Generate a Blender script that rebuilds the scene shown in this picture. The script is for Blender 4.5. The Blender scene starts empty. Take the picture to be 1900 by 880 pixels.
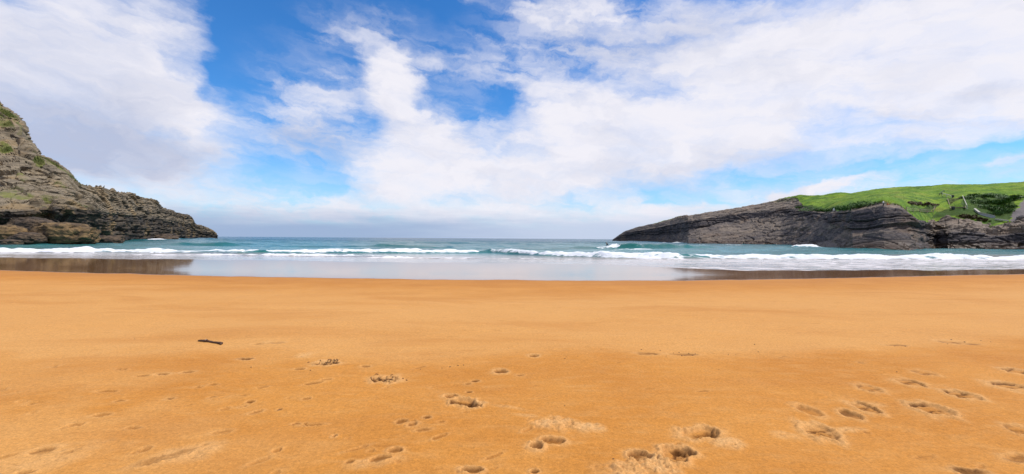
import bpy, bmesh, math, random
import numpy as np
from mathutils import Vector, Matrix

random.seed(7)
SC = bpy.context.scene
COL = SC.collection
R = math.radians

# ------------------------------------------------------------------ camera
F = 797.0                       # focal length in photo pixels (photo 1900 x 880)
EYE = 1.65
ROLL, PITCH = R(0.38), R(0.19)
fw = np.array([0, math.cos(PITCH), math.sin(PITCH)])
rt0 = np.array([1.0, 0, 0]); up0 = np.cross(rt0, fw)
rt = rt0 * math.cos(ROLL) + up0 * math.sin(ROLL)
up = -rt0 * math.sin(ROLL) + up0 * math.cos(ROLL)
cam_d = bpy.data.cameras.new('camera'); cam = bpy.data.objects.new('camera', cam_d); COL.objects.link(cam)
cam_d.sensor_width = 36.0; cam_d.lens = 36.0 * F / 1900.0
cam_d.clip_start = 0.05; cam_d.clip_end = 60000.0
M = Matrix.Identity(4)
for i in range(3):
    M[i][0], M[i][1], M[i][2] = rt[i], up[i], -fw[i]
M[2][3] = EYE
cam.matrix_world = M
SC.camera = cam

# ------------------------------------------------------------------ light and exposure
SUN_EL, SUN_AZ = 55.0, 93.0     # degrees; azimuth from +Y (out to sea) towards +X (right)
SC.view_settings.view_transform = 'Standard'
SC.view_settings.look = 'None'
SC.view_settings.exposure = 0.0
SC.view_settings.gamma = 1.0
SC.cycles.max_bounces = 6
sl = bpy.data.lights.new('sun', 'SUN'); sl.energy = 3.6; sl.angle = R(0.53); sl.color = (1.0, 0.95, 0.87)
so = bpy.data.objects.new('sun', sl); COL.objects.link(so)
sd = Vector((math.sin(R(SUN_AZ)) * math.cos(R(SUN_EL)), math.cos(R(SUN_AZ)) * math.cos(R(SUN_EL)), math.sin(R(SUN_EL))))
so.rotation_euler = sd.to_track_quat('Z', 'Y').to_euler()


class NT:
    """small helper to write node trees as expressions"""
    def __init__(s, tree): s.t = tree; s.n = tree.nodes; s.l = tree.links
    def node(s, typ, **kw):
        n = s.n.new(typ)
        for k, v in kw.items(): setattr(n, k, v)
        return n
    def put(s, sock, v):
        if isinstance(v, bpy.types.NodeSocket): s.l.new(v, sock)
        elif v is not None:
            if sock.type == 'RGBA' and not hasattr(v, '__len__'): v = (v, v, v, 1)
            elif sock.type == 'RGBA' and len(v) == 3: v = (*v, 1)
            elif sock.type == 'VECTOR' and not hasattr(v, '__len__'): v = (v, v, v)
            sock.default_value = v
    def m(s, op, a, b=None, c=None, clamp=False):
        n = s.node('ShaderNodeMath', operation=op); n.use_clamp = clamp
        for i, v in enumerate((a, b, c)):
            if v is not None: s.put(n.inputs[i], v)
        return n.outputs[0]
    def vm(s, op, a, b=None, scale=None):
        n = s.node('ShaderNodeVectorMath', operation=op)
        s.put(n.inputs[0], a)
        if b is not None: s.put(n.inputs[1], b)
        if scale is not None: s.put(n.inputs['Scale'], scale)
        return n.outputs['Value'] if op in ('LENGTH', 'DOT_PRODUCT', 'DISTANCE') else n.outputs['Vector']
    def ss(s, x, lo, hi, a=0.0, b=1.0):
        n = s.node('ShaderNodeMapRange', interpolation_type='SMOOTHSTEP')
        for i, v in enumerate((x, lo, hi, a, b)): s.put(n.inputs[i], v)
        return n.outputs[0]
    def mix(s, f, a, b, blend='MIX'):
        n = s.node('ShaderNodeMix', data_type='RGBA', blend_type=blend)
        s.put(n.inputs[0], f); s.put(n.inputs[6], a); s.put(n.inputs[7], b)
        return n.outputs[2]
    def xyz(s, x, y, z):
        n = s.node('ShaderNodeCombineXYZ')
        for i, v in enumerate((x, y, z)): s.put(n.inputs[i], v)
        return n.outputs[0]
    def sep(s, v):
        n = s.node('ShaderNodeSeparateXYZ'); s.put(n.inputs[0], v); return n.outputs
    def noise(s, vec, scale, detail=4, rough=0.5, dist=0.0, color=False, lac=2.0):
        n = s.node('ShaderNodeTexNoise')
        s.put(n.inputs['Vector'], vec); s.put(n.inputs['Scale'], scale); s.put(n.inputs['Detail'], detail)
        s.put(n.inputs['Roughness'], rough); s.put(n.inputs['Distortion'], dist); s.put(n.inputs['Lacunarity'], lac)
        return n.outputs['Color' if color else 'Fac']
    def voro(s, vec, scale, feature='F1', out='Distance'):
        n = s.node('ShaderNodeTexVoronoi', feature=feature)
        s.put(n.inputs['Vector'], vec); s.put(n.inputs['Scale'], scale)
        return n.outputs[out]
    def attr(s, name, out='Fac'):
        n = s.node('ShaderNodeAttribute'); n.attribute_name = name; return n.outputs[out]
    def mapping(s, vec, loc=(0, 0, 0), rot=0.0, scale=(1, 1, 1), typ='TEXTURE'):
        n = s.node('ShaderNodeMapping', vector_type=typ)
        s.put(n.inputs['Vector'], vec); n.inputs['Location'].default_value = loc
        n.inputs['Rotation'].default_value = (0, 0, rot); n.inputs['Scale'].default_value = scale
        return n.outputs[0]
    def bump(s, h, strength, dist, normal=None):
        n = s.node('ShaderNodeBump'); s.put(n.inputs['Height'], h)
        s.put(n.inputs['Strength'], strength); s.put(n.inputs['Distance'], dist)
        if normal is not None: s.put(n.inputs['Normal'], normal)
        return n.outputs[0]


def view_dir(px, py):
    d = fw + (px - 950.0) / F * rt - (py - 440.0) / F * up
    return d

# ------------------------------------------------------------------ sky: Nishita air with procedural clouds by direction
world = bpy.data.worlds.new('World'); SC.world = world; world.use_nodes = True
world.node_tree.nodes.clear()
W = NT(world.node_tree)
SKY_STRENGTH = 0.1
sky = W.node('ShaderNodeTexSky', sky_type='NISHITA')
sky.sun_disc = False; sky.sun_elevation = R(SUN_EL); sky.sun_rotation = R(SUN_AZ)
sky.air_density = 1.0; sky.dust_density = 0.0; sky.ozone_density = 4.0
hs = W.node('ShaderNodeHueSaturation'); hs.inputs['Saturation'].default_value = 1.22; hs.inputs['Value'].default_value = 1.25
W.l.new(sky.outputs[0], hs.inputs['Color'])
blue = W.mix(1.0, hs.outputs[0], (0.74, 1.10, 1.34), 'MULTIPLY')
gen = W.node('ShaderNodeTexCoord').outputs['Generated']
gx, gy, gz = W.sep(gen)
az = W.m('MULTIPLY', W.m('ARCTAN2', gx, gy), 57.2958)
el = W.m('MULTIPLY', W.m('ARCSINE', gz), 57.2958)
AE = W.xyz(az, el, 0.0)
elp = W.m('MAXIMUM', gz, 0.0)
inv = W.m('DIVIDE', 1.0, W.m('ADD', elp, 0.13))
Q = W.xyz(W.m('MULTIPLY', gx, inv), W.m('MULTIPLY', gy, inv), 0.0)     # flat cloud deck seen in perspective
w1 = W.vm('SUBTRACT', W.noise(W.vm('MULTIPLY', AE, (0.085, 0.14, 0)), 1.0, 3, 0.55, color=True), (0.5, 0.5, 0.5))
w2 = W.vm('SUBTRACT', W.noise(W.vm('MULTIPLY', AE, (0.42, 0.62, 0)), 1.0, 5, 0.6, color=True), (0.5, 0.5, 0.5))
AW = W.vm('ADD', AE, W.vm('MULTIPLY', w1, (7.0, 4.0, 0)))
AW = W.vm('ADD', AW, W.vm('MULTIPLY', w2, (3.2, 2.4, 0)))

def blob(cx, cy, rx, ry, rot, w, soft=0.25, P=None):
    d = view_dir(cx, cy); d = d / np.linalg.norm(d)
    a = math.degrees(math.atan2(d[0], d[1])); e = math.degrees(math.asin(d[2]))
    ca = math.cos(R(a))
    sx = 1.18 * rx / F * 57.3 * ca * ca; sy = 1.18 * ry / F * 57.3 * ca; soft = min(soft, 0.3)
    v = W.mapping(AW if P is None else P, (a, e, 0), R(rot), (sx, sy, 1.0))
    return W.ss(W.vm('LENGTH', v), soft, 1.0, w, 0.0)

def total(blobs, P=None):
    acc = None
    for b in blobs:
        v = blob(*b, P=P)
        acc = v if acc is None else W.m('ADD', acc, v)
    return acc

CLOUDS = [
    # the big grey-white cloud on the left
    (60, 130, 370, 190, 0, 1.0, 0.6), (210, 210, 290, 120, -14, 0.9, 0.5), (-250, 150, 420, 260, 0, 1.0, 0.6),
    (410, 225, 110, 85, -30, 0.75, 0.3), (310, 110, 110, 110, -25, 0.7, 0.3), (200, 285, 330, 50, 0, .8, .3), (200, 40, 180, 120, 0, 0.5, 0.5),
    # thin wisps beside it
    (590, 175, 85, 90, 0, 0.50, 0.2), (590, 265, 110, 60, 0, 0.50, 0.2), (625, 58, 70, 22, 8, 0.62, 0.2),
    # towering column in the middle
    (715, 95, 62, 50, -20, 0.85, 0.3), (735, 160, 75, 60, 0, 0.8, 0.3), (775, 215, 105, 75, -25, 1.0, 0.45),
    (760, 300, 140, 75, 0, 1.0, 0.5), (850, 122, 130, 13, -5, 0.5, 0.2), (830, 84, 90, 12, 6, 0.35, 0.2),
    # the wide white sheet
    (900, 345, 280, 62, 0, 1.0, 0.5), (1080, 280, 330, 90, 3, 1.0, 0.6), (1040, 175, 130, 60, -8, 0.95, 0.5),
    (1250, 210, 330, 120, 10, 1.0, 0.6), (1560, 180, 480, 160, 12, 1.0, 0.65), (1950, 110, 460, 190, 10, 1.0, 0.7),
    (1500, 40, 420, 90, 0, 0.9, 0.6), (1080, 45, 140, 60, -20, 0.8, 0.3), (1230, 60, 220, 70, 0, .45, .2), (2250, 160, 420, 170, 5, 1.0, 0.6), (940, 20, 120, 22, -18, 0.35, 0.2),
    # low bands above the horizon
    (330, 345, 260, 38, -4, 0.62, 0.2), (1000, 398, 420, 26, 1, 0.75, 0.3), (1330, 385, 330, 22, 8, 0.6, 0.2),
    (1600, 335, 330, 14, 11, 0.5, 0.2), (1720, 318, 300, 16, 8, 0.45, 0.1), (1890, 303, 90, 9, 6, 0.5, 0.2),
    (1200, 420, 300, 20, 0, 0.5, 0.2), (640, 400, 140, 26, 0, 0.55, 0.2), (150, 372, 220, 30, 0, 0.5, 0.2),
]
HOLES = [
    (470, 60, 80, 140, -30, -0.85, 0.2), (540, 60, 160, 45, 0, -0.55, 0.2), (560, 100, 60, 40, 0, -.3, .2), (865, 170, 110, 55, -8, -0.75, 0.2), (905, 190, 40, 45, 0, -0.4, 0.2),
    (800, 45, 200, 50, -6, -0.75, 0.2), (575, 335, 100, 42, 0, -0.75, 0.2), (460, 190, 40, 60, 0, -.3, .2), (375, 160, 26, 18, -20, -0.5, 0.2),
    (690, 235, 32, 20, 0, -0.35, 0.1), (970, 90, 75, 40, -20, -0.75, 0.2), (1190, 88, 170, 22, -3, -0.45, 0.2),
    (1080, 378, 170, 9, 2, -0.35, 0.1), (1420, 347, 300, 14, 7, -0.8, 0.2), (1800, 294, 250, 20, 11, -1.0, 0.2), (1620, 318, 170, 10, 11, -0.4, 0.2),
]
dens = W.m('ADD', total(CLOUDS), total(HOLES))
fine = W.noise(W.vm('MULTIPLY', AW, (0.16, 0.30, 0)), 1.0, 8, 0.56, 0.2)
deck = W.noise(W.vm('ADD', Q, W.vm('MULTIPLY', w2, (0.30, 0.30, 0))), 1.15, 8, 0.62, 0.4)
streak = W.noise(W.vm('ADD', W.mapping(AE, (0, 0, 0), R(-9), (9.0, 2.1, 1.0)), W.vm('MULTIPLY', w2, (0.9, 0.9, 0))), 1.0, 8, 0.6, 0.6)
away = W.m('MAXIMUM', W.ss(W.m('ABSOLUTE', az), 56, 72), W.ss(el, 29, 38))
deck2 = W.m('ADD', deck, W.m('MULTIPLY', W.noise(Q, 0.35, 2, 0.5), 0.5))
dens = W.mix(away, dens, W.m('MULTIPLY', deck2, 0.95))
dens = W.m('ADD', dens, W.m('MULTIPLY', W.m('SUBTRACT', fine, 0.5), 1.35))
dens = W.m('ADD', dens, W.m('MULTIPLY', W.m('SUBTRACT', streak, 0.5), 1.1))
dens = W.m('ADD', dens, W.m('MULTIPLY', W.m('SUBTRACT', deck, 0.5), 0.5))
alpha = W.ss(dens, -0.12, 1.55, 0.0, 1.0)
alpha = W.m('MULTIPLY', W.m('POWER', alpha, 0.9), W.ss(W.m('ADD', W.m('MULTIPLY', streak, 0.65), W.m('MULTIPLY', fine, 0.35)), 0.32, 0.58, 0.86, 0.99))
# thin veils between the clouds
VEIL = [(590, 220, 160, 150, 0, 0.6, 0.1), (400, 380, 420, 60, 0, 0.6, 0.1), (840, 115, 200, 60, -6, 0.45, 0.1), (660, 40, 150, 40, 10, .35, .1), (840, 215, 120, 50, 0, .35, .1), (1100, 70, 260, 90, 0, 0.75, 0.1), (1350, 385, 620, 60, 4, 0.75, 0.1), (700, 400, 420, 50, 0, 0.6, 0.1)]
veil = W.m('MULTIPLY', total(VEIL), W.ss(W.m('ADD', W.m('MULTIPLY', streak, 0.6), W.m('MULTIPLY', fine, 0.4)), 0.36, 0.62))
alpha = W.m('SUBTRACT', 1.0, W.m('MULTIPLY', W.m('SUBTRACT', 1.0, alpha), W.m('SUBTRACT', 1.0, W.m('MINIMUM', veil, 0.9))))
# cloud colour: white tops, grey-lavender where the cloud is thick or low
GREY = [(150, 270, 450, 95, 0, 0.85, 0.1), (590, 265, 120, 60, 0, 0.75, 0.1), (60, 150, 420, 190, 0, 0.40, 0.1), (1180, 80, 260, 50, 0, 0.5, 0.1),
        (1230, 330, 420, 60, 0, 0.25, 0.1), (1830, 170, 120, 30, 15, 0.4, 0.1)]
g = total(GREY)
g = W.m('ADD', g, W.m('MULTIPLY', W.m('SUBTRACT', W.noise(W.vm('MULTIPLY', AW, (0.11, 0.24, 0)), 1.0, 7, 0.6, 0.5), 0.47), 1.4), clamp=True)
ccol = W.mix(g, (9.0, 8.85, 9.5, 1), (5.0, 5.5, 7.2, 1))
bankn = W.noise(W.vm('MULTIPLY', AE, (0.10, 0.9, 0)), 1.0, 6, 0.55)
bank = W.ss(W.m('ADD', el, W.m('MULTIPLY', W.m('SUBTRACT', bankn, 0.5), 2.6)), 0.8, 4.4, 0.95, 0.0)
bcol = W.mix(W.ss(W.m('ADD', az, W.m('MULTIPLY', bankn, 14)), -14, 16), (3.4, 4.5, 6.7, 1), (5.6, 6.4, 8.2, 1))
blue = W.mix(W.ss(el, 11, 1, 0.0, 0.50), blue, (5.6, 6.9, 8.7, 1))
col = W.mix(alpha, blue, ccol)
col = W.mix(bank, col, bcol)
bg = W.node('ShaderNodeBackground'); bg.inputs['Strength'].default_value = SKY_STRENGTH
W.l.new(col, bg.inputs['Color'])
wo = W.node('ShaderNodeOutputWorld'); W.l.new(bg.outputs[0], wo.inputs['Surface'])
world.cycles.sampling_method = 'MANUAL'; world.cycles.sample_map_resolution = 512

#@@SPLIT@@
# ------------------------------------------------------------------ numpy noise and mesh helpers
def _hash(ix, iy, iz, seed):
    n = (ix.astype(np.int64) * 374761393 + iy.astype(np.int64) * 668265263 + iz.astype(np.int64) * 2147483629 + seed * 1274126177) & 0xFFFFFFFF
    n = ((n ^ (n >> 13)) * 1274126177) & 0xFFFFFFFF
    n = ((n ^ (n >> 16)) * 2246822519) & 0xFFFFFFFF
    return ((n ^ (n >> 15)) & 0xFFFFFF) / float(0xFFFFFF)

def vnoise(x, y, z=None, seed=0):
    x = np.asarray(x, float); y = np.asarray(y, float)
    ix = np.floor(x); iy = np.floor(y); fx = x - ix; fy = y - iy
    fx = fx * fx * fx * (fx * (fx * 6 - 15) + 10); fy = fy * fy * fy * (fy * (fy * 6 - 15) + 10)
    if z is None:
        o = np.zeros_like(ix)
        a = _hash(ix, iy, o, seed); b = _hash(ix + 1, iy, o, seed); c = _hash(ix, iy + 1, o, seed); d = _hash(ix + 1, iy + 1, o, seed)
        return (a + (b - a) * fx) * (1 - fy) + (c + (d - c) * fx) * fy
    z = np.asarray(z, float); iz = np.floor(z); fz = z - iz; fz = fz * fz * (3 - 2 * fz)
    r = 0
    for k, wz in ((0, 1 - fz), (1, fz)):
        a = _hash(ix, iy, iz + k, seed); b = _hash(ix + 1, iy, iz + k, seed); c = _hash(ix, iy + 1, iz + k, seed); d = _hash(ix + 1, iy + 1, iz + k, seed)
        r = r + ((a + (b - a) * fx) * (1 - fy) + (c + (d - c) * fx) * fy) * wz
    return r

def fbm(x, y, z=None, octs=4, gain=0.5, seed=0):
    s = 0; a = 1.0; t = 0.0; f = 1.0
    for o in range(octs):
        s = s + a * (vnoise(x * f + 17.3 * o, y * f - 9.1 * o, None if z is None else z * f, seed + o) - 0.5); t += a; a *= gain; f *= 2.03
    return s / t

def sstep(x, lo, hi):
    t = np.clip((x - lo) / (hi - lo), 0, 1); return t * t * (3 - 2 * t)

def grid_mesh(name, X, Y, Z, mat, attrs=None, smooth=True, wrap=False, parent=None):
    nr, nc = X.shape
    co = np.stack([X, Y, Z], -1).reshape(-1, 3).astype(np.float32)
    idx = np.arange(nr * nc).reshape(nr, nc)
    if wrap: idx = np.concatenate([idx, idx[:, :1]], 1)
    q = np.stack([idx[:-1, :-1], idx[:-1, 1:], idx[1:, 1:], idx[1:, :-1]], -1).reshape(-1, 4).astype(np.int32)
    me = bpy.data.meshes.new(name)
    me.vertices.add(len(co)); me.vertices.foreach_set('co', co.ravel())
    me.loops.add(q.size); me.loops.foreach_set('vertex_index', q.ravel())
    me.polygons.add(len(q)); me.polygons.foreach_set('loop_start', np.arange(0, q.size, 4, dtype=np.int32))
    me.polygons.foreach_set('use_smooth', np.full(len(q), smooth))
    me.update(calc_edges=True)
    for k, v in (attrs or {}).items():
        a = me.attributes.new(k, 'FLOAT', 'POINT'); a.data.foreach_set('value', np.ascontiguousarray(v, np.float32).ravel())
    me.materials.append(mat)
    o = bpy.data.objects.new(name, me); COL.objects.link(o)
    if parent: o.parent = parent
    return o

def py_mesh(name, verts, faces, mat, parent=None, smooth=False):
    me = bpy.data.meshes.new(name); me.from_pydata([tuple(map(float, v)) for v in verts], [], faces); me.update()
    if smooth: me.polygons.foreach_set('use_smooth', [True] * len(me.polygons))
    me.materials.append(mat)
    o = bpy.data.objects.new(name, me); COL.objects.link(o)
    if parent: o.parent = parent
    return o

def tag(o, label=None, cat=None, group=None, kind=None):
    for k, v in (('label', label), ('category', cat), ('group', group), ('kind', kind)):
        if v: o[k] = v
    return o

def empty(name, loc, rz=0.0):
    o = bpy.data.objects.new(name, None); COL.objects.link(o)
    o.location = loc; o.rotation_euler = (0, 0, rz); o.empty_display_size = 0.2
    return o

def copy_tree(o, parent=None):
    c = o.copy(); COL.objects.link(c); c.parent = parent
    for ch in list(o.children): copy_tree(ch, c)
    return c

def box(c, s, rz=0.0):
    cx, cy, cz = c; sx, sy, sz = s[0] / 2, s[1] / 2, s[2] / 2
    ca, sa = math.cos(rz), math.sin(rz)
    v = [(cx + dx * sx * ca - dy * sy * sa, cy + dx * sx * sa + dy * sy * ca, cz + dz * sz) for dz in (-1, 1) for dx, dy in ((-1, -1), (1, -1), (1, 1), (-1, 1))]
    f = [(3, 2, 1, 0), (4, 5, 6, 7), (0, 1, 5, 4), (1, 2, 6, 5), (2, 3, 7, 6), (3, 0, 4, 7)]
    return v, f

def beam(a, b, w, h):
    a, b = Vector(a), Vector(b); d = (b - a).normalized()
    s = d.cross(Vector((0, 0, 1)))
    s = s.normalized() if s.length > 1e-4 else Vector((1, 0, 0))
    u = s.cross(d)
    v = [p + s * (i * w / 2) + u * (j * h / 2) for p in (a, b) for i, j in ((-1, -1), (1, -1), (1, 1), (-1, 1))]
    f = [(3, 2, 1, 0), (4, 5, 6, 7), (0, 1, 5, 4), (1, 2, 6, 5), (2, 3, 7, 6), (3, 0, 4, 7)]
    return v, f

def tube(pts, rad, n=8, jit=0.0, rng=random):
    pts = [Vector(p) for p in pts]; v = []; f = []
    for i, p in enumerate(pts):
        d = (pts[min(i + 1, len(pts) - 1)] - pts[max(i - 1, 0)]).normalized()
        s = d.cross(Vector((0, 0, 1)))
        s = s.normalized() if s.length > 1e-3 else Vector((1, 0, 0))
        u = s.cross(d)
        for k in range(n):
            a = 2 * math.pi * k / n; r = rad[i] * (1 + jit * rng.uniform(-1, 1))
            v.append(p + s * math.cos(a) * r + u * math.sin(a) * r)
    for i in range(len(pts) - 1):
        for k in range(n):
            f.append((i * n + k, i * n + (k + 1) % n, (i + 1) * n + (k + 1) % n, (i + 1) * n + k))
    f.append(tuple(reversed(range(n)))); f.append(tuple((len(pts) - 1) * n + k for k in range(n)))
    return v, f

def join(*vf):
    V = []; Fc = []
    for v, f in vf:
        o = len(V); V += list(v); Fc += [tuple(i + o for i in q) for q in f]
    return V, Fc

def new_mat(name):
    m = bpy.data.materials.new(name); m.use_nodes = True
    t = NT(m.node_tree); b = m.node_tree.nodes['Principled BSDF']
    return m, t, b

def plain(name, col, rough=0.7, var=0.25, scale=3.0, spec=0.3):
    m, t, b = new_mat(name)
    p = t.node('ShaderNodeTexCoord').outputs['Object']
    n = t.noise(p, scale, 5, 0.6)
    dark = tuple(c * (1 - var) for c in col); lite = tuple(min(1, c * (1 + var)) for c in col)
    t.put(b.inputs['Base Color'], t.mix(n, dark, lite)); b.inputs['Roughness'].default_value = rough
    b.inputs['Specular IOR Level'].default_value = spec
    t.put(b.inputs['Normal'], t.bump(n, 0.3, 0.01))
    return m

# ------------------------------------------------------------------ places: photo point -> place on the sand or the sea
SEA = -0.60
def hz(px): return 442.6 + 0.0066 * (px - 950.0)
def ray_z(px, py, z):
    d = view_dir(px, py); t = (z - EYE) / d[2]; return d * t + np.array([0, 0, EYE])
def at(px, py, D):
    d = view_dir(px, py); return d * (D / d[1]) + np.array([0, 0, EYE])
def DS(px, py, z=SEA): return ray_z(px, py, z)[1]

# wet edge of the dry sand, E(x): the distance at which the mirror of wet sand begins
_ep = [(-900, 478), (-400, 489), (0, 503), (200, 508), (400, 512.5), (600, 516), (800, 519), (1000, 521), (1250, 522), (1400, 520), (1600, 515), (1900, 509), (2300, 503), (2900, 496)]
_e = np.array([ray_z(a, b, -0.33)[:2] for a, b in _ep]); _e = _e[np.argsort(_e[:, 0])]
_EX = np.linspace(-120, 120, 481)
_EY = np.convolve(np.pad(np.interp(_EX, _e[:, 0], _e[:, 1]), 12, 'edge'), np.hanning(25) / np.hanning(25).sum(), 'valid')
def E(x): return np.interp(x, _EX, _EY)
_q = np.linspace(-60, 900, 9601)
_zq = np.interp(_q, [-60, -18, -12, -6, 0, 2.5, 16, 22, 36, 80, 200, 400, 900], [0.35, 0, -0.03, -0.15, -0.33, -0.365, -0.42, -0.51, -0.80, -2.0, -6, -9, -12])
_zq = np.convolve(np.pad(_zq, 20, 'edge'), np.hanning(41) / np.hanning(41).sum(), 'valid')
def sandz(x, y):
    return np.interp(y - E(x), _q, _zq)
#@@SPLIT@@
# ------------------------------------------------------------------ the sand
def onsand(px, py):
    p = ray_z(px, py, 0.0)
    for _ in range(8): p = ray_z(px, py, float(sandz(p[0], p[1])))
    return p

ang = np.concatenate([np.linspace(-60, 60, 880), np.linspace(64, 296, 40)]) * math.pi / 180
rad = np.concatenate([np.geomspace(0.25, 2.5, 10), np.geomspace(2.6, 7, 330)[:-1], np.geomspace(7, 13, 90)[:-1], np.geomspace(13, 48, 100)[:-1], np.geomspace(48, 420, 40)])
A, RR = np.meshgrid(ang, rad)
sx_, sy_ = np.sin(A) * RR, np.cos(A) * RR
sz_ = sandz(sx_, sy_)
near = sstep(sy_ - E(sx_), -1.0, -7.0)
sz_ += near * (fbm(sx_ * 0.9, sy_ * 1.4, octs=4, seed=3) * 0.035 + fbm(sx_ * 0.25, sy_ * 0.4, octs=2, seed=5) * 0.07)
close = sstep(RR, 12, 6)
sz_ += close * (fbm(sx_ * 7, sy_ * 9, octs=3, seed=8) * 0.006)
hollow_dark = np.zeros_like(sz_); rough_ = np.zeros_like(sz_)  # darker colour in cuts and pits of prints, hollows of churned sand

def dent(px, py, L, wd, angd, depth, rim=0.25, darken=0.6, kind='shoe', seed=1):
    trail = px > 1400 and wd > .11; wd = wd * (1.9 if trail else 1.25); L = L * (.86 if trail else 1.0); depth = depth * (1.05 if trail else .9); darken = darken * (1.1 if trail else .95); darken = min(1.0, darken * 1.25 + .1)
    p = onsand(px, py)
    dx, dy = sx_ - p[0], sy_ - p[1]
    m = (dx * dx + dy * dy) < (L * 1.3) ** 2
    x, y = dx[m], dy[m]; ca, sa = math.cos(R(angd)), math.sin(R(angd))
    wob = fbm(x * 9, y * 9, octs=4, seed=seed) * (0.55 if kind == 'shoe' else .8)
    a = (x * ca + y * sa) / (L / 2); b = (-x * sa + y * ca) / (wd / 2)
    if kind == 'shoe':
        b = b * (1.0 + 0.18 * np.cos(a * 4.2 + 0.6))
    d = np.sqrt(a * a + b * b) + wob
    pit = sstep(d, 1.0, 0.82); darkp = sstep(d, 1.0, 0.8) * (.45 + .55 * sstep(b, -.2, .5))
    if kind == 'shoe':      # a sole pressed in: a cut outline, one or two ridges across the tread, shallow between
        rg = np.random.default_rng(seed); ph = rg.uniform(-.25, .25); w2 = fbm(x * 30, y * 30, octs=2, seed=seed + 2) * .5
        th = np.arctan2(b, a); t0 = rg.uniform(0, 6.28)
        lw = .017 / (wd / 2)
        cut = np.exp(-((d - .86) / (lw * 1.1)) ** 2) * np.clip(.35 + .9 * np.sin(th + t0) + .4 * np.sin(2 * th + t0 * 2), 0, 1)
        groove = np.exp(-((b + w2 + ph - .2 * a) / lw) ** 2) * sstep(np.abs(a + rg.uniform(-.3, .3)), .8, .35) * sstep(d, .95, .7)
        groove = np.maximum(groove, .7 * np.exp(-((b + w2 * 1.3 + ph + .45) / lw) ** 2) * sstep(np.abs(a + rg.uniform(-.4, .4)), .6, .25) * sstep(d, .95, .7))
        deep = (depth > .045) * sstep(np.sqrt(((a - .45) / .38) ** 2 + ((b + .05) / .6) ** 2) + wob * .5, 1.0, .5)     # heel or toe hole
        pit = pit * .38 + cut * .40 + groove * .45 + deep * .8; darkp = np.clip(cut * 1.2 + groove * 1.3 + .34 * pit + deep * .7, 0, 1)
    lip = np.exp(-((d - 1.15) / 0.16) ** 2)
    sz_[m] += -depth * pit + depth * rim * lip * (0.6 + 0.8 * vnoise(x * 22, y * 22, seed=seed + 4))
    crumbs = np.exp(-((d - 1.05) / 0.5) ** 2)
    sz_[m] += crumbs * fbm(x * 40, y * 40, octs=2, seed=seed + 9) * depth * 0.7
    hollow_dark[m] = np.maximum(hollow_dark[m], darken * darkp)
    rough_[m] = np.maximum(rough_[m], crumbs * 0.6 * min(1, depth / 0.03))

def churn(px, py, rx, ry, amp, angd=0, seed=2):
    p = onsand(px, py); dx, dy = sx_ - p[0], sy_ - p[1]
    ca, sa = math.cos(R(angd)), math.sin(R(angd))
    m = (dx * dx + dy * dy) < (max(rx, ry) * 1.6) ** 2
    x, y = dx[m], dy[m]
    d = np.sqrt(((x * ca + y * sa) / rx) ** 2 + ((-x * sa + y * ca) / ry) ** 2) + fbm(x * 7, y * 7, octs=3, seed=seed) * 0.9
    k = sstep(d, 1.05, 0.25) * (.55 + .9 * np.clip(fbm(x * 9, y * 13, octs=3, seed=seed + 7) + .3, 0, 1))
    n = fbm(x * 22, y * 34, octs=4, gain=0.7, seed=seed + 3) + 0.6 * np.maximum(0, vnoise(x * 30, y * 40, seed=seed + 5) - 0.62)
    sz_[m] += k * (n * amp * 3.2 + amp * .25)
    hollow_dark[m] = np.maximum(hollow_dark[m], .55 * k * sstep(-n, .10, .30))
    rough_[m] = np.maximum(rough_[m], k * min(1.0, amp / .020 + .1))

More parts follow.
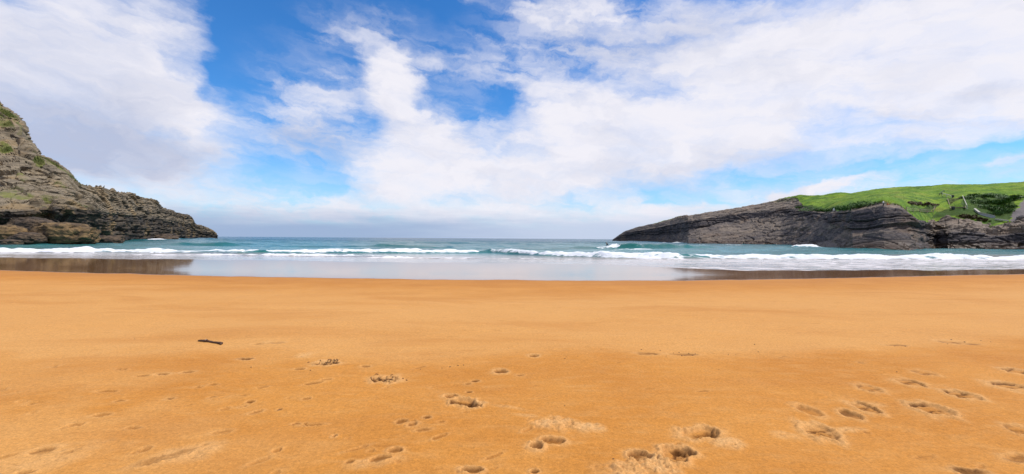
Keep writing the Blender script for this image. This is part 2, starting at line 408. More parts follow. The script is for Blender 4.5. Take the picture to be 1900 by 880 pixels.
PRINTS = [  # photo x, y, length, width, heading, depth, darkness
    (1300, 806, .36, .15, 12, .050, .5), (1252, 846, .31, .17, 55, .050, .7), (1185, 850, .16, .12, 40, .035, .6), (1520, 800, .30, .17, -12, .040, .8),
    (1497, 760, .20, .15, 5, .018, .25), (1578, 768, .18, .12, -8, .022, .5), (1603, 755, .24, .15, -4, .026, .5),
    (1613, 722, .24, .13, 0, .022, .35), (1688, 712, .30, .14, -6, .022, .45), (1716, 694, .24, .12, 0, .016, .35),
    (1728, 761, .34, .17, -8, .038, .8), (1785, 735, .29, .15, -6, .034, .75), (1872, 719, .36, .16, -6, .038, .85), (1892, 691, .30, .16, -5, .038, .85),
    (1892, 798, .22, .12, -20, .018, .3), (1893, 848, .26, .10, 10, .02, .4), (1812, 878, .22, .10, -25, .03, .6),
    (860, 750, .26, .16, -20, .055, .9), (836, 738, .16, .10, 0, .03, .6), (880, 757, .14, .09, 20, .04, .9), (928, 692, .17, .13, 20, .03, .6), (990, 664, .16, .12, 10, .026, .5),
    (965, 698, .10, .07, 0, .015, .4), (882, 709, .09, .06, 30, .02, .8), (868, 714, .10, .06, 10, .015, .4), (870, 730, .07, .05, 0, .016, .8),
    (792, 780, .08, .06, 20, .022, .7), (745, 787, .10, .07, 50, .018, .5), (765, 792, .11, .08, 40, .018, .5),
    (735, 841, .12, .08, 10, .022, .5), (706, 857, .15, .07, 15, .02, .5), (650, 862, .08, .06, 0, .012, .5),
    (995, 832, .13, .10, 60, .045, .8), (1025, 822, .18, .10, -10, .03, .5), (878, 876, .16, .07, -5, .03, .6), (992, 878, .07, .05, 0, .02, .7),
    (620, 813, .05, .045, 0, .035, 1.), (518, 763, .05, .045, 0, .02, .8), (393, 741, .07, .05, 20, .022, .9), (315, 744, .09, .05, 10, .02, .7), (222, 748, .11, .05, 10, .02, .7),
    (455, 669, .22, .08, -8, .028, .6), (580, 717, .19, .06, 28, .014, .35), (605, 710, .11, .05, 25, .014, .35), (300, 697, .18, .07, 6, .022, .5), (348, 693, .14, .08, 20, .022, .5), (262, 700, .16, .06, 8, .014, .35),
    (450, 757, .08, .05, 40, .02, .5), (465, 749, .08, .05, 10, .02, .6), (548, 790, .07, .04, 0, .02, .6), (566, 789, .04, .03, 0, .02, .6), (367, 722, .11, .06, 0, .016, .4), (395, 717, .10, .05, 0, .014, .4),
    (310, 850, .34, .08, 38, .02, .3), (80, 838, .17, .10, 30, .02, .45), (185, 774, .15, .07, 20, .016, .3), (45, 876, .14, .06, 10, .016, .4), (245, 797, .12, .05, 0, .012, .3), (140, 792, .12, .07, 0, .014, .3),
    (555, 690, .14, .07, 0, .018, .45), (678, 684, .14, .06, 0, .016, .4), (200, 731, .2, .07, 5, .012, .3), (510, 640, .30, .09, 0, .016, .3), (480, 642, .2, .07, 0, .012, .3), (1262, 659, .4, .10, 0, .014, .5), (1200, 660, .3, .10, 0, .012, .45), (1765, 633, .4, .14, 0, .016, .5), (1660, 640, .34, .09, 0, .012, .4), (1800, 637, .25, .08, 0, .012, .4),
    (605, 679, .30, .15, 0, .038, .9), (716, 707, .30, .18, -4, .034, .7),
]
for i, (px, py, L, wd, a_, dp, dm) in enumerate(PRINTS):
    dent(px, py, L, wd, a_, dp, darken=dm, kind='shoe' if L > .2 else 'dint', seed=20 + i * 3)
rgn = np.random.default_rng(77)
for k in range(64):    # weathered marks: dog prints, old heel marks, wind-softened steps
    left = k < 48
    px, py = (rgn.uniform(-30, 1050), rgn.uniform(675, 880)) if left else (rgn.uniform(1050, 1920), rgn.uniform(650, 880))
    dent(px, py, rgn.uniform(.05, .20), rgn.uniform(.03, .07), rgn.uniform(-20, 50), rgn.uniform(.006, .016) * (1 if left else .7), darken=rgn.uniform(0, .35), kind='dint', seed=900 + k * 3)
for c in [(1030, 790, .30, .25, .030, -10), (1085, 797, .20, .12, .018, -8), (1215, 866, .28, .20, .030, 20), (1170, 880, .25, .15, .025, 0), (1345, 822, .18, .20, .016, 30), (880, 752, .20, .10, .018, -8), (945, 760, .25, .06, .006, -20),
          (1450, 808, .18, .10, .012, 0), (1570, 797, .26, .07, .012, 8), (340, 845, .34, .22, .010, 35), (715, 706, .18, .14, .02, 0), (607, 677, .18, .10, .022, 0), (100, 850, .5, .25, .006, 20), (1610, 750, .2, .12, .012, 0),
          (1150, 875, .22, .12, .02, 10), (980, 775, .16, .05, .006, -15), (700, 862, .3, .1, .008, 15), (565, 664, .2, .2, .012, 0)]:
    churn(*c[:5], angd=c[5], seed=int(c[0]))
# the faint older tide line and the drier, paler sand beyond it
tl = [(0, 664), (120, 672), (300, 662), (470, 650), (620, 668), (740, 682), (850, 676), (980, 662), (1200, 656), (1450, 652), (1700, 640), (1900, 628)]
t_ = np.array([onsand(a, b)[:2] for a, b in tl]); t_ = t_[np.argsort(t_[:, 0])]
TL = np.interp(sx_, t_[:, 0], t_[:, 1])
wv = fbm(sx_ * 0.8, sy_ * 0.8, octs=4, seed=31) * 1.3
pale = sstep(sy_ - TL + wv * 0.5, -0.45, 0.35) * sstep(sy_ - E(sx_) + fbm(sx_ * .12, sy_ * .3, octs=3, seed=12) * 5, -2.5, -9)
pale = pale * (0.8 + 0.4 * fbm(sx_ * 0.22, sy_ * 0.6, octs=3, seed=41)) + 0.60 * sstep(-sx_ / np.maximum(sy_, .1) + fbm(sx_ * 1.2, sy_ * 1.2, octs=4, seed=9) * 1.6, 0.55, 1.2) * sstep(sy_, 8, 4)
sz_ += 0.012 * sstep(sy_ - TL + wv * 0.5, -0.30, 0.10) * close
qe = sy_ - E(sx_) + fbm(sx_ * 0.5, sy_ * 0.3, octs=3, seed=77) * 0.8
wet = sstep(qe, -0.30, 0.25)
edge_damp = sstep(qe, -5.0, -0.3) * (0.55 + 0.9 * np.clip(fbm(sx_ * 0.15, sy_ * 0.5, octs=3, seed=79) + .3, 0, 1))

sand_m, T, B = new_mat('sand')
P = T.node('ShaderNodeTexCoord').outputs['Object']
a_wet, a_pale, a_dark, a_rg = T.attr('wet'), T.attr('pale'), T.attr('hollow_dark'), T.attr('churned')
n_big = T.noise(P, 0.6, 4, 0.55)
n_mid = T.noise(T.vm('MULTIPLY', P, (1.0, 2.2, 1.0)), 3.0, 5, 0.6)
n_gr = T.noise(P, 90, 3, 0.8)
n_sp = T.noise(P, 34, 5, 0.75)
c = T.mix(T.ss(n_big, 0.3, 0.7), (0.505, 0.200, 0.033), (0.57, 0.245, 0.048))
c = T.mix(T.m('MULTIPLY', a_pale, 0.85), c, (0.64, 0.325, 0.100))
c = T.mix(T.m('MULTIPLY', T.ss(n_mid, 0.42, 0.72), 0.30), c, (0.60, 0.31, 0.10))
fl = T.noise(T.vm('MULTIPLY', P, (2.2, 9.0, 1.0)), 1.0, 6, 0.68, 0.4)
c = T.mix(T.m('MULTIPLY', T.ss(fl, 0.57, 0.72), 0.42), c, (0.36, 0.140, 0.026))
c = T.mix(T.m('MULTIPLY', T.ss(fl, 0.43, 0.30), 0.30), c, (0.67, 0.36, 0.120))
bl2 = T.noise(T.vm('MULTIPLY', P, (0.16, 0.55, 1.0)), 1.0, 5, 0.6, 0.5)
c = T.mix(T.m('MULTIPLY', T.ss(bl2, 0.48, 0.66), 0.45), c, (0.47, 0.185, 0.036))
c = T.mix(T.m('MULTIPLY', a_rg, 0.62), c, (0.74, 0.46, 0.205))
c = T.mix(T.m('MULTIPLY', a_dark, 0.97), c, (0.125, 0.045, 0.009))  # print cuts, pits and churned hollows get a darker brown
gm = T.m('ADD', -0.02, T.m('ADD', T.m('MULTIPLY', n_gr, 1.0), T.m('MULTIPLY', n_sp, 1.0)))
gmc = T.node('ShaderNodeCombineColor')
for i in range(3): T.l.new(gm, gmc.inputs[i])
c = T.mix(1.0, c, gmc.outputs[0], 'MULTIPLY')
wetc = T.mix(n_mid, (0.22, 0.098, 0.032), (0.29, 0.138, 0.048))
c = T.mix(T.m('MULTIPLY', T.attr('edge_damp'), 0.55), c, (0.42, 0.175, 0.048))
c = T.mix(a_wet, c, wetc)
T.put(B.inputs['Base Color'], c)
T.put(B.inputs['Roughness'], T.ss(a_wet, 0.3, 1.0, 0.85, 0.045))
T.put(B.inputs['Specular IOR Level'], T.ss(a_wet, 0.2, 1.0, 0.15, 0.85))
hgt = T.m('ADD', T.m('MULTIPLY', n_gr, 0.35), T.m('MULTIPLY', n_sp, 0.65))
b1 = T.bump(hgt, T.m('MULTIPLY', T.m('SUBTRACT', 1.0, a_wet), 0.55), 0.010)
wr = T.noise(T.vm('MULTIPLY', P, (0.35, 1.1, 1.0)), 2.0, 3, 0.5)
b2 = T.bump(wr, T.m('MULTIPLY', a_wet, 0.08), 0.03, b1)
T.put(B.inputs['Normal'], b2)
sand = grid_mesh('sand', sx_, sy_, sz_, sand_m, {'wet': wet, 'pale': np.clip(pale, 0, 1), 'hollow_dark': hollow_dark, 'edge_damp': np.clip(edge_damp, 0, 1), 'churned': rough_}, wrap=True)
tag(sand, kind='structure')

# ------------------------------------------------------------------ the sea
U = np.linspace(-1.75, 1.75, 760)
PXU = 950 + U * F
_sp = [(-500, 474), (0, 478), (300, 481), (600, 484.5), (800, 487), (1000, 488.5), (1150, 492), (1250, 498), (1400, 502), (1600, 503), (1900, 500.5), (2400, 498)]
S_u = np.interp(PXU, [a for a, b in _sp], [DS(a, b, -0.40) for a, b in _sp])
S_u = S_u + fbm(U * 9, U * 0, octs=4, seed=4) * 2.6
off = np.concatenate([np.linspace(0, 12, 60)[:-1], np.linspace(12, 42, 170)[:-1]])
far = np.concatenate([np.geomspace(1.0, 3.6, 190)[:-1], np.geomspace(3.6, 160, 60)])
Dm = np.concatenate([S_u[None, :] + off[:, None], (S_u[None, :] + 42.0) * far[:, None]])
UU = np.broadcast_to(U, Dm.shape); PX = np.broadcast_to(PXU, Dm.shape)
wx, wy = UU * Dm, Dm
open_ = sstep(wy, 60, 95)
ch = fbm(wx / 7, wy / 3.0, octs=4, seed=51)
sw = fbm(wx / 40 + 3, wy / 9, octs=3, seed=52)
farw = 1 + sstep(wy, 150, 500) * 1.2
zz = open_ * (sw * 0.75 * farw + ch * 0.30) + sstep(wy, 40, 60) * (ch * 0.16 + sw * 0.15)
foam = np.zeros_like(zz); green = np.zeros_like(zz)

def line(pts, z=SEA):
    return np.interp(PX, [p[0] for p in pts], [DS(p[0], p[1], z) for p in pts])
PXN = PX + fbm(wx / 2.5, wy / 2.0, octs=4, seed=33) * 46
def amp(pts): return np.interp(PXN, [p[0] for p in pts], [p[1] for p in pts])

def breaker(pts, height, foaminess, front=1.0, back=4.0, grn=None, reach=(1.25, 2.2), seed=60):
    global zz
    Dc = line(pts) + fbm(wx / 6, wy * 0, octs=3, seed=seed) * 2.2
    h = amp(height) * (0.75 + 0.5 * vnoise(wx / 3.5, wx * 0, seed=seed + 1))
    t = wy - Dc
    prof = np.where(t < 0, np.exp(-(t / front) ** 2), np.exp(-(t / back) ** 2))
    zz = zz + h * prof
    fo = amp(foaminess)
    n = fbm(wx / 1.6, wy / 0.8, octs=4, gain=0.6, seed=seed + 2)
    band = sstep(t, -reach[0], -0.4 * reach[0]) * sstep(t, reach[1], 0.3)
    rag = fbm(wx / 4.5, wy * 0, octs=4, gain=.6, seed=seed + 6)
    band = sstep(t + rag * 1.4, -reach[0], -0.35 * reach[0]) * sstep(t + rag * 2.4, reach[1], 0.25 * reach[1])
    body = fo * band * (0.85 + n * 1.9)
    foam[:] = np.maximum(foam, body)
    zz += np.clip(body, 0, 1) * (n * 0.55 + rag * .35 + 0.06)
    if grn is not None:
        green[:] = np.maximum(green, amp(grn) * np.exp(-((t + 0.3 * front) / (front * 1.3)) ** 2))

# the broken wave on the left, the longer one on the right, a low second line and the green swells behind
breaker([(-500, 469), (0, 470), (200, 470), (330, 471), (500, 470.5), (700, 470), (885, 469), (940, 468)],
        [(-500, .45), (300, .48), (345, .4), (420, .45), (500, .5), (860, .5), (900, .35), (940, 0)],
        [(-500, 1.2), (300, 1.2), (335, .6), (352, .9), (400, .95), (470, .8), (485, .05), (502, .1), (512, 1.15), (860, 1.15), (886, .75), (900, .1), (940, 0)],
        front=0.8, back=3.5, grn=[(0, 0), (470, .1), (495, .9), (515, .1), (870, .2), (905, .8), (940, .4)], seed=61)
breaker([(880, 466), (940, 471), (1000, 475), (1130, 480), (1250, 482), (1400, 483), (1650, 484), (1900, 485), (2400, 486)],
        [(880, 0), (930, .5), (1000, .65), (1300, .55), (2400, .5)],
        [(880, 0), (915, .35), (935, .8), (955, .7), (985, 1.2), (1245, 1.2), (1258, .45), (1280, .4), (1300, 1.2), (2400, 1.25)],
        front=0.9, back=3.0, reach=(1.5, 3.2), grn=[(880, .2), (950, .8), (980, .1), (1240, 0), (1266, .7), (1300, 0), (1900, 0)], seed=71)
breaker([(120, 475.5), (330, 475), (500, 475.5), (700, 476.5), (800, 478)], [(120, 0), (200, .1), (500, .13), (700, .1), (800, 0)],
        [(120, .0), (190, .15), (330, .75), (540, .85), (650, .7), (740, .4), (800, 0)], front=0.5, back=1.3, reach=(1.0, 1.8), seed=81)
breaker([(640, 479), (720, 480), (900, 481), (1000, 482), (1200, 488), (1500, 492), (1900, 492)], [(640, 0), (720, .06), (1900, .06)],
        [(640, 0), (700, .8), (800, .6), (900, .45), (1100, .3), (1300, .5), (1900, .55)], front=0.4, back=1.0, reach=(0.8, 1.4), seed=91)
breaker([(1000, 461), (1075, 461), (1130, 461.5), (1180, 462), (1290, 461), (1400, 460)], [(1020, 0), (1080, .75), (1118, .8), (1128, .95), (1145, 1.4), (1200, 1.3), (1260, .9), (1330, .3), (1400, 0)],
        [(1000, 0), (1112, 0), (1122, .7), (1140, .95), (1147, .15), (1170, .0), (1400, 0)], front=2.4, back=7, reach=(4, 3),
        grn=[(1020, 0), (1080, .9), (1118, .6), (1150, 1.3), (1240, 1.1), (1290, .5), (1340, 0)], seed=101)
breaker([(1130, 463.5), (1190, 464), (1260, 465)], [(1130, 0), (1150, .1), (1240, .1), (1260, 0)], [(1130, 0), (1150, .75), (1225, .8), (1260, 0)], front=.8, back=1.2, reach=(1.2, 2), seed=104)
breaker([(200, 457), (310, 456.5), (400, 456.5), (480, 456), (560, 455)], [(240, 0), (320, .75), (420, .7), (500, .3), (560, 0)], [(200, 0), (560, 0)], front=2.4, back=7,
        grn=[(240, 0), (320, .9), (430, .9), (500, .3), (560, 0)], seed=111)
breaker([(640, 459), (720, 459), (800, 459.5), (860, 460)], [(640, 0), (720, .5), (790, .5), (860, 0)], [(640, 0), (860, 0)], front=2.0, back=6, grn=[(640, 0), (715, .8), (800, .7), (860, 0)], seed=121)
breaker([(860, 462), (940, 463), (1040, 463.5), (1100, 464)], [(860, 0), (930, .4), (1050, .3), (1100, 0)], [(860, 0), (1100, 0)], front=1.8, back=4, grn=[(860, 0), (930, .7), (1050, .4), (1100, 0)], seed=131)
for k, (y0, h0) in enumerate([(452.5, .5), (449.5, .6), (447.2, .8)]):
    breaker([(-400, y0 - 7), (300, y0 - 2), (700, y0 - .5), (1200, y0 + 2), (2300, y0 + 9)], [(-400, 0), (380, h0), (640, h0 * .4), (800, h0), (1000, h0 * .5), (1200, h0 * .6), (1300, 0)], [(0, 0), (2000, 0)], front=6 + 6 * k, back=10 + 8 * k, grn=[(380, .35), (1100, .25), (1250, 0)], seed=140 + 7 * k)
# white water where the swell meets the rocks
for (px, py, r, hgt_) in [(1495, 459.5, 5.0, .9), (1188, 447.2, 9, .9), (1262, 451.2, 9, .8), (1230, 450, 8, .5), (1305, 454.5, 5, .3), (1350, 455, 8, .25), (370, 442.0, 10, .7), (322, 445.5, 7, .5), (290, 447.5, 5, .4)]:
    p = ray_z(px, py, SEA)
    d = np.sqrt(((wx - p[0]) / r) ** 2 + ((wy - p[1]) / (r * .8)) ** 2) + fbm(wx / 2, wy / 2, octs=3, seed=int(px)) * .9
    foam[:] = np.maximum(foam, 1.1 * sstep(d, 1.0, .3)); zz += hgt_ * sstep(d, .9, .1)
# loose foam drifting between the breakers and over the swash
B_line = line([(-500, 469), (0, 470), (885, 469), (940, 471), (1130, 480), (1900, 485), (2400, 486)])
tb = wy - B_line
wash = sstep(tb, 1.0, -1.5) * (0.20 + 0.14 * sstep(UU, 0.0, .5) + .30 * fbm(wx / 9, wy / 1.3, octs=3, seed=19))
behind = sstep(tb, -1, 2) * sstep(tb, 26, 3) * (0.25 + 0.26 * sstep(UU, 0.15, .4) + .25 * fbm(wx / 10, wy / 2.2, octs=3, seed=29))
trail = np.maximum(wash, behind)
foam[:] = np.maximum(foam, trail)
edge = np.exp(-(((wy - S_u[None, :]) - 0.25) / 0.22) ** 2)
foam[:] = np.maximum(foam, (0.22 + .5 * fbm(wx / 6, wx * 0, octs=3, seed=23)) * edge)
sand_under = sandz(wx, wy)
thin = sstep(wy - B_line, -3, -9)          # how thin the water over the sand is
lift = 0.010 + 0.03 * sstep(wy - S_u[None, :], 0.5, 6) * (0.5 + fbm(wx / 5, wy / 1.6, octs=3, seed=17))
zz = np.maximum(SEA + zz, sand_under + lift)
zz[0] = sand_under[0] - 0.004
shal = np.clip(1 - (zz - sand_under) / 0.35, 0, 1)
bright = sstep(wy, 330, 60)

sea_m, T, B = new_mat('sea_water')
P = T.node('ShaderNodeTexCoord').outputs['Object']
af, ag, ash, abr = T.attr('foam'), T.attr('green'), T.attr('shallow'), T.attr('inshore')
n1 = T.noise(T.vm('MULTIPLY', P, (0.06, 0.16, 0.1)), 1.0, 5, 0.55)
c = T.mix(abr, (0.008, 0.075, 0.135), (0.048, 0.205, 0.200))
c = T.mix(T.m('MULTIPLY', T.ss(n1, 0.40, 0.68), 0.6), c, (0.008, 0.10, 0.13))
c = T.mix(T.m('MULTIPLY', ag, 0.9, clamp=True), c, (0.006, 0.105, 0.085))
c = T.mix(T.m('MULTIPLY', ash, 0.95), c, (0.42, 0.345, 0.30))
ns = T.noise(T.vm('MULTIPLY', P, (0.45, 1.5, 1.0)), 1.0, 8, 0.65, 0.6)
nl = T.voro(T.vm('ADD', T.vm('MULTIPLY', P, (0.8, 2.0, 1.0)), T.vm('MULTIPLY', T.noise(P, 1.2, 3, 0.6, color=True), (1.2, 1.2, 0))), 0.55, 'DISTANCE_TO_EDGE')
lace = T.ss(nl, 0.02, 0.16, 0.35, 0.0)
fv = T.m('ADD', T.m('ADD', af, T.m('MULTIPLY', T.m('SUBTRACT', ns, 0.5), 1.15)), T.m('MULTIPLY', lace, T.ss(af, 0.1, 0.4)))
fmask = T.m('MULTIPLY', T.ss(fv, 0.30, 0.80), T.ss(af, 0.02, 0.40))
foamc = T.mix(T.ss(ash, 0.3, 1.0), (0.83, 0.84, 0.85), (0.70, 0.66, 0.65))
T.put(B.inputs['Base Color'], T.mix(fmask, c, foamc))
T.put(B.inputs['Roughness'], T.mix(fmask, T.mix(ash, T.mix(abr, (.22, .22, .22), (.13, .13, .13)), (.10, .10, .10)), (.9, .9, .9)))
T.put(B.inputs['Specular IOR Level'], T.m('MULTIPLY', T.m('SUBTRACT', 1.0, T.m('MULTIPLY', fmask, 0.9)), T.m('ADD', 0.26, T.m('MULTIPLY', ash, 0.3))))
B.inputs['IOR'].default_value = 1.33
wv1 = T.noise(T.vm('MULTIPLY', P, (0.6, 1.3, 1.0)), 1.0, 5, 0.6)
wv2 = T.noise(T.vm('MULTIPLY', P, (0.10, 0.22, 0.2)), 1.0, 5, 0.6)
bb = T.bump(wv1, T.m('SUBTRACT', 0.65, T.m('MULTIPLY', ash, 0.55)), 0.35)
bb = T.bump(wv2, T.m('SUBTRACT', 0.7, T.m('MULTIPLY', abr, 0.6)), 2.5, bb)
bb = T.bump(ns, T.m('MULTIPLY', fmask, 0.8), 0.25, bb)
T.put(B.inputs['Normal'], bb)
sea = grid_mesh('sea', wx, wy, zz, sea_m, {'foam': foam, 'green': np.clip(green, 0, 1), 'shallow': shal, 'inshore': bright})
tag(sea, kind='structure')
#@@SPLIT@@
# ------------------------------------------------------------------ rock cliffs
def rock_material(name, tan, dark, low, ga=(0.085, 0.185, 0.009), gb=(0.190, 0.285, 0.014), gdk=(0.055, 0.115, 0.010), bump=.5, ochre=(0.30, 0.20, 0.09), patch=.6):
    m, T, B = new_mat(name)
    P = T.node('ShaderNodeTexCoord').outputs['Object']
    a_g, a_t, a_w, a_s = T.attr('grass'), T.attr('tone'), T.attr('wetrock'), T.attr('soil')
    n1 = T.noise(T.vm('MULTIPLY', P, (0.16, 0.16, 0.9)), 1.0, 7, 0.65, 0.4)
    n2 = T.noise(P, 0.9, 7, 0.7)
    n3 = T.noise(T.vm('MULTIPLY', P, (0.5, 0.5, 4.5)), 1.0, 5, 0.6, 0.5)
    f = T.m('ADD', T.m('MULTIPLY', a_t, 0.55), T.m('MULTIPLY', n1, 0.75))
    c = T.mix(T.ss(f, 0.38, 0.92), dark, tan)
    c = T.mix(T.m('MULTIPLY', T.ss(n2, 0.45, 0.75), 0.5), c, tuple(min(1, v * 1.35) for v in tan))
    c = T.mix(T.m('MULTIPLY', T.ss(n3, 0.58, 0.42), 0.45), c, tuple(v * 0.6 for v in dark))
    c = T.mix(T.m('MULTIPLY', T.ss(T.noise(P, 0.09, 5, .6), .5, .66), patch), c, ochre)
    c = T.mix(T.m('MULTIPLY', T.ss(T.noise(P, 0.13, 5, .65, .5), .55, .68), patch * .9), c, tuple(v * 1.5 for v in dark))
    c = T.mix(a_w, c, T.mix(n2, low, tuple(v * 0.45 for v in low)))
    gn = T.noise(P, 0.22, 6, 0.65); gd = T.noise(T.vm('MULTIPLY', P, (1, .5, 1)), 1.6, 5, 0.7)
    gc = T.mix(T.ss(gn, 0.38, 0.62), tuple(v * .72 for v in ga), gb)
    gc = T.mix(T.m('MULTIPLY', T.ss(gd, 0.5, 0.72), 0.45), gc, gdk)
    gc = T.mix(T.m('MULTIPLY', T.ss(T.noise(T.vm('MULTIPLY', P, (1, .6, 1)), 0.13, 5, 0.65), 0.50, 0.68), 0.6), gc, (0.25, 0.25, 0.040))
    gc = T.mix(T.m('MULTIPLY', T.ss(T.m('ADD', T.attr('scrub'), T.m('MULTIPLY', T.m('SUBTRACT', gd, .5), .7)), .3, .7), .9), gc, tuple(v * .55 for v in gdk))
    gc = T.mix(T.m('MULTIPLY', T.ss(T.noise(P, 0.045, 4, .6), .47, .62), .45), gc, ga)
    gf = T.ss(T.m('ADD', a_g, T.m('MULTIPLY', T.m('SUBTRACT', n2, 0.5), 0.8)), 0.35, 0.62)
    c = T.mix(gf, c, gc)
    c = T.mix(T.ss(T.m('ADD', a_s, T.m('MULTIPLY', T.m('SUBTRACT', gd, 0.5), 0.5)), 0.4, 0.6), c, T.mix(gd, (0.15, 0.125, 0.12), (0.22, 0.19, 0.17)))
    T.put(B.inputs['Base Color'], c)
    T.put(B.inputs['Roughness'], T.ss(a_w, 0.0, 1.0, 0.9, 0.5))
    B.inputs['Specular IOR Level'].default_value = 0.25
    h = T.m('ADD', n2, T.m('MULTIPLY', n3, 0.8))
    T.put(B.inputs['Normal'], T.bump(h, bump, 0.4))
    return m

def terrain(name, cols, rows, rowseg, ncol, mat, colspan, strata_T, strata_A, block, grassf, soilf=None, wet_h=2.2, seed=200, dip=0.0, gamp=0.5, tonef=None, bedf=None, crackf=None, scrubf=None):
    """rows: list of (photo heights per column, distances per column); the surface runs from the water up to the crest and down behind"""
    xs = np.linspace(colspan[0], colspan[1], ncol)
    Rp = []
    for ys, ds in rows:
        y = np.interp(xs, cols, ys); d = np.interp(xs, cols, ds)
        dirs = fw[None, :] + ((xs - 950) / F)[:, None] * rt[None, :] - ((y - 440) / F)[:, None] * up[None, :]
        Rp.append(dirs * (d / dirs[:, 1])[:, None] + np.array([0, 0, EYE]))
    pts = []; tt = []
    for i in range(len(Rp) - 1):
        for k in range(rowseg[i]):
            w = k / rowseg[i]; pts.append(Rp[i] * (1 - w) + Rp[i + 1] * w); tt.append(i + w)
    pts.append(Rp[-1]); tt.append(len(Rp) - 1)
    G = np.stack(pts); tt = np.array(tt)[:, None] * np.ones((1, ncol))
    # soften the folds between rows and columns a little
    for _ in range(2):
        G[1:-1] = (G[:-2] + 2 * G[1:-1] + G[2:]) / 4
        G[:, 1:-1] = (G[:, :-2] + 2 * G[:, 1:-1] + G[:, 2:]) / 4
    du = np.gradient(G, axis=1); dv = np.gradient(G, axis=0)
    N = np.cross(du, dv); N /= np.linalg.norm(N, axis=-1, keepdims=True) + 1e-9
    # outward = towards the cove / up
    flip = np.sign((N * (np.array([0, 0, 40.0]) - G)).sum(-1, keepdims=True)); flip[flip == 0] = 1
    if name == 'x': N *= flip
    N *= np.where((N[..., 2:3] < -0.02), -1, 1)
    X, Y, Z = G[..., 0], G[..., 1], G[..., 2]
    gmask = grassf(xs[None, :], tt, X, Y, Z)
    along = np.cumsum(np.sqrt((np.gradient(G[0], axis=0)[:, :2] ** 2).sum(-1)))[None, :] * np.ones_like(X)
    zl = Z + dip * along + fbm(X / 26, Y / 26, Z / 14, octs=3, seed=seed) * 5.5 + fbm(X / 6, Y / 6, Z / 4, octs=2, seed=seed + 1) * 1.3
    zl = zl + 1.6 * (vnoise(zl / 3.1, zl * 0, seed=seed + 31) - .5) * strata_T
    q = zl / strata_T; li = np.floor(q); lf = q - li
    o = np.zeros_like(li)
    lr = _hash(li, o, o, seed + 5)
    # every bed juts out by its own amount, broken into blocks by upright joints
    bl = along / block * (.6 + .9 * _hash(li, o, o, seed + 3)) + lr * 7 + fbm(X / 9, Y / 9, Z / 3, octs=3, seed=seed + 2) * 1.8
    bi = np.floor(bl); bf = bl - bi
    br = _hash(li, bi, o, seed + 6)
    bed = (lr - 0.5) * 1.3 + (br - 0.5) * .8
    lip = sstep(lf, 0.0, 0.22) * (1 - 0.35 * sstep(lf, 0.6, 1.0)) - 0.6
    joint = -0.7 * np.exp(-((np.minimum(bf, 1 - bf)) / 0.06) ** 2) * sstep(br, .35, .8)
    q2 = zl / (strata_T * .31); l2 = np.floor(q2); f2 = q2 - l2
    thinb = (_hash(l2, np.floor(along / (block * .45) + _hash(l2, o, o, seed + 9) * 5), o, seed + 8) - .5) * .55 + 0.25 * (sstep(f2, 0, .3) - .5)
    big = fbm(X / 16, Y / 16, Z / 9, octs=3, seed=seed + 11) * 2.6
    # cracked faces: creased noise and tilted facets
    cr_ = 1 - np.abs(2 * vnoise(X / 3.6 + big, Y / 3.6, Z / 2.6, seed=seed + 14) - 1); cr2 = 1 - np.abs(2 * vnoise(X / 1.5, Y / 1.5 + big, Z / 1.1, seed=seed + 16) - 1)
    facet = 0
    for sc_, am_ in ((7.5, 1.5), (3.4, .40)):
        fq = [np.floor(v / sc_ + fbm(X / sc_, Y / sc_, Z / sc_, octs=3, seed=seed + 40 + k_) * 1.5) for k_, v in enumerate((X, Y, Z * 1.4))]
        facet = facet + am_ * (_hash(fq[0], fq[1], fq[2], seed + 18) - .5)
    cr0 = 1 - np.abs(2 * vnoise(X / 8 + .3 * big, Y / 8, Z / 6, seed=seed + 24) - 1)
    crack = -2.2 * sstep(cr0, .86, 1.0) - 1.0 * sstep(cr_, .90, 1.0) - .2 * sstep(cr2, .9, 1.0) + facet
    ck = crackf(xs[None, :], tt) if crackf else 1.0
    small = fbm(X / 1.7, Y / 1.7, Z / 1.1, octs=3, gain=.5, seed=seed + 12) * .7
    bedw = bedf(xs[None, :], tt) if bedf else 1.0
    rockd = strata_A * (bed + lip * .8 + joint + thinb) * bedw + crack * ck + big * .7 + small * (.25 + .35 * ck)
    grassd = fbm(X / 22, Y / 22, octs=2, seed=seed + 17) * 4.0 * gamp + fbm(X / 6, Y / 6, octs=3, seed=seed + 13) * 1.3 * gamp + fbm(X / 1.5, Y / 1.5, octs=3, seed=seed + 15) * .4 * gamp
    fade = sstep(tt, 0.0, 0.25)
    Nh = N.copy(); Nh[..., 2] *= .35; Nh /= np.linalg.norm(Nh, axis=-1, keepdims=True) + 1e-9
    g1 = sstep(gmask, .35, .65)
    disp = rockd * (1 - g1) * (0.35 + .65 * fade)
    G = G + Nh * disp[..., None]
    G[..., 2] += grassd * g1
    wetm = sstep(G[..., 2] + fbm(X / 4, Y / 4, octs=2, seed=seed + 20) * 1.8, SEA + wet_h, SEA + wet_h * .35)
    tone = lr * .6 + br * .4
    if tonef is not None: tone = np.clip(tone + tonef(xs[None, :], tt, X, Y, Z), 0, 1)
    soil = soilf(xs[None, :], tt, X, Y, Z) if soilf else np.zeros_like(X)
    ob = grid_mesh(name, G[..., 0], G[..., 1], G[..., 2], mat, {'grass': gmask, 'tone': tone, 'wetrock': wetm, 'soil': soil, 'scrub': scrubf(xs[None, :], tt, X, Y, Z) if scrubf else np.zeros_like(X)}, smooth=False)
    tag(ob, kind='structure')
    return ob, G, xs, gmask, soil

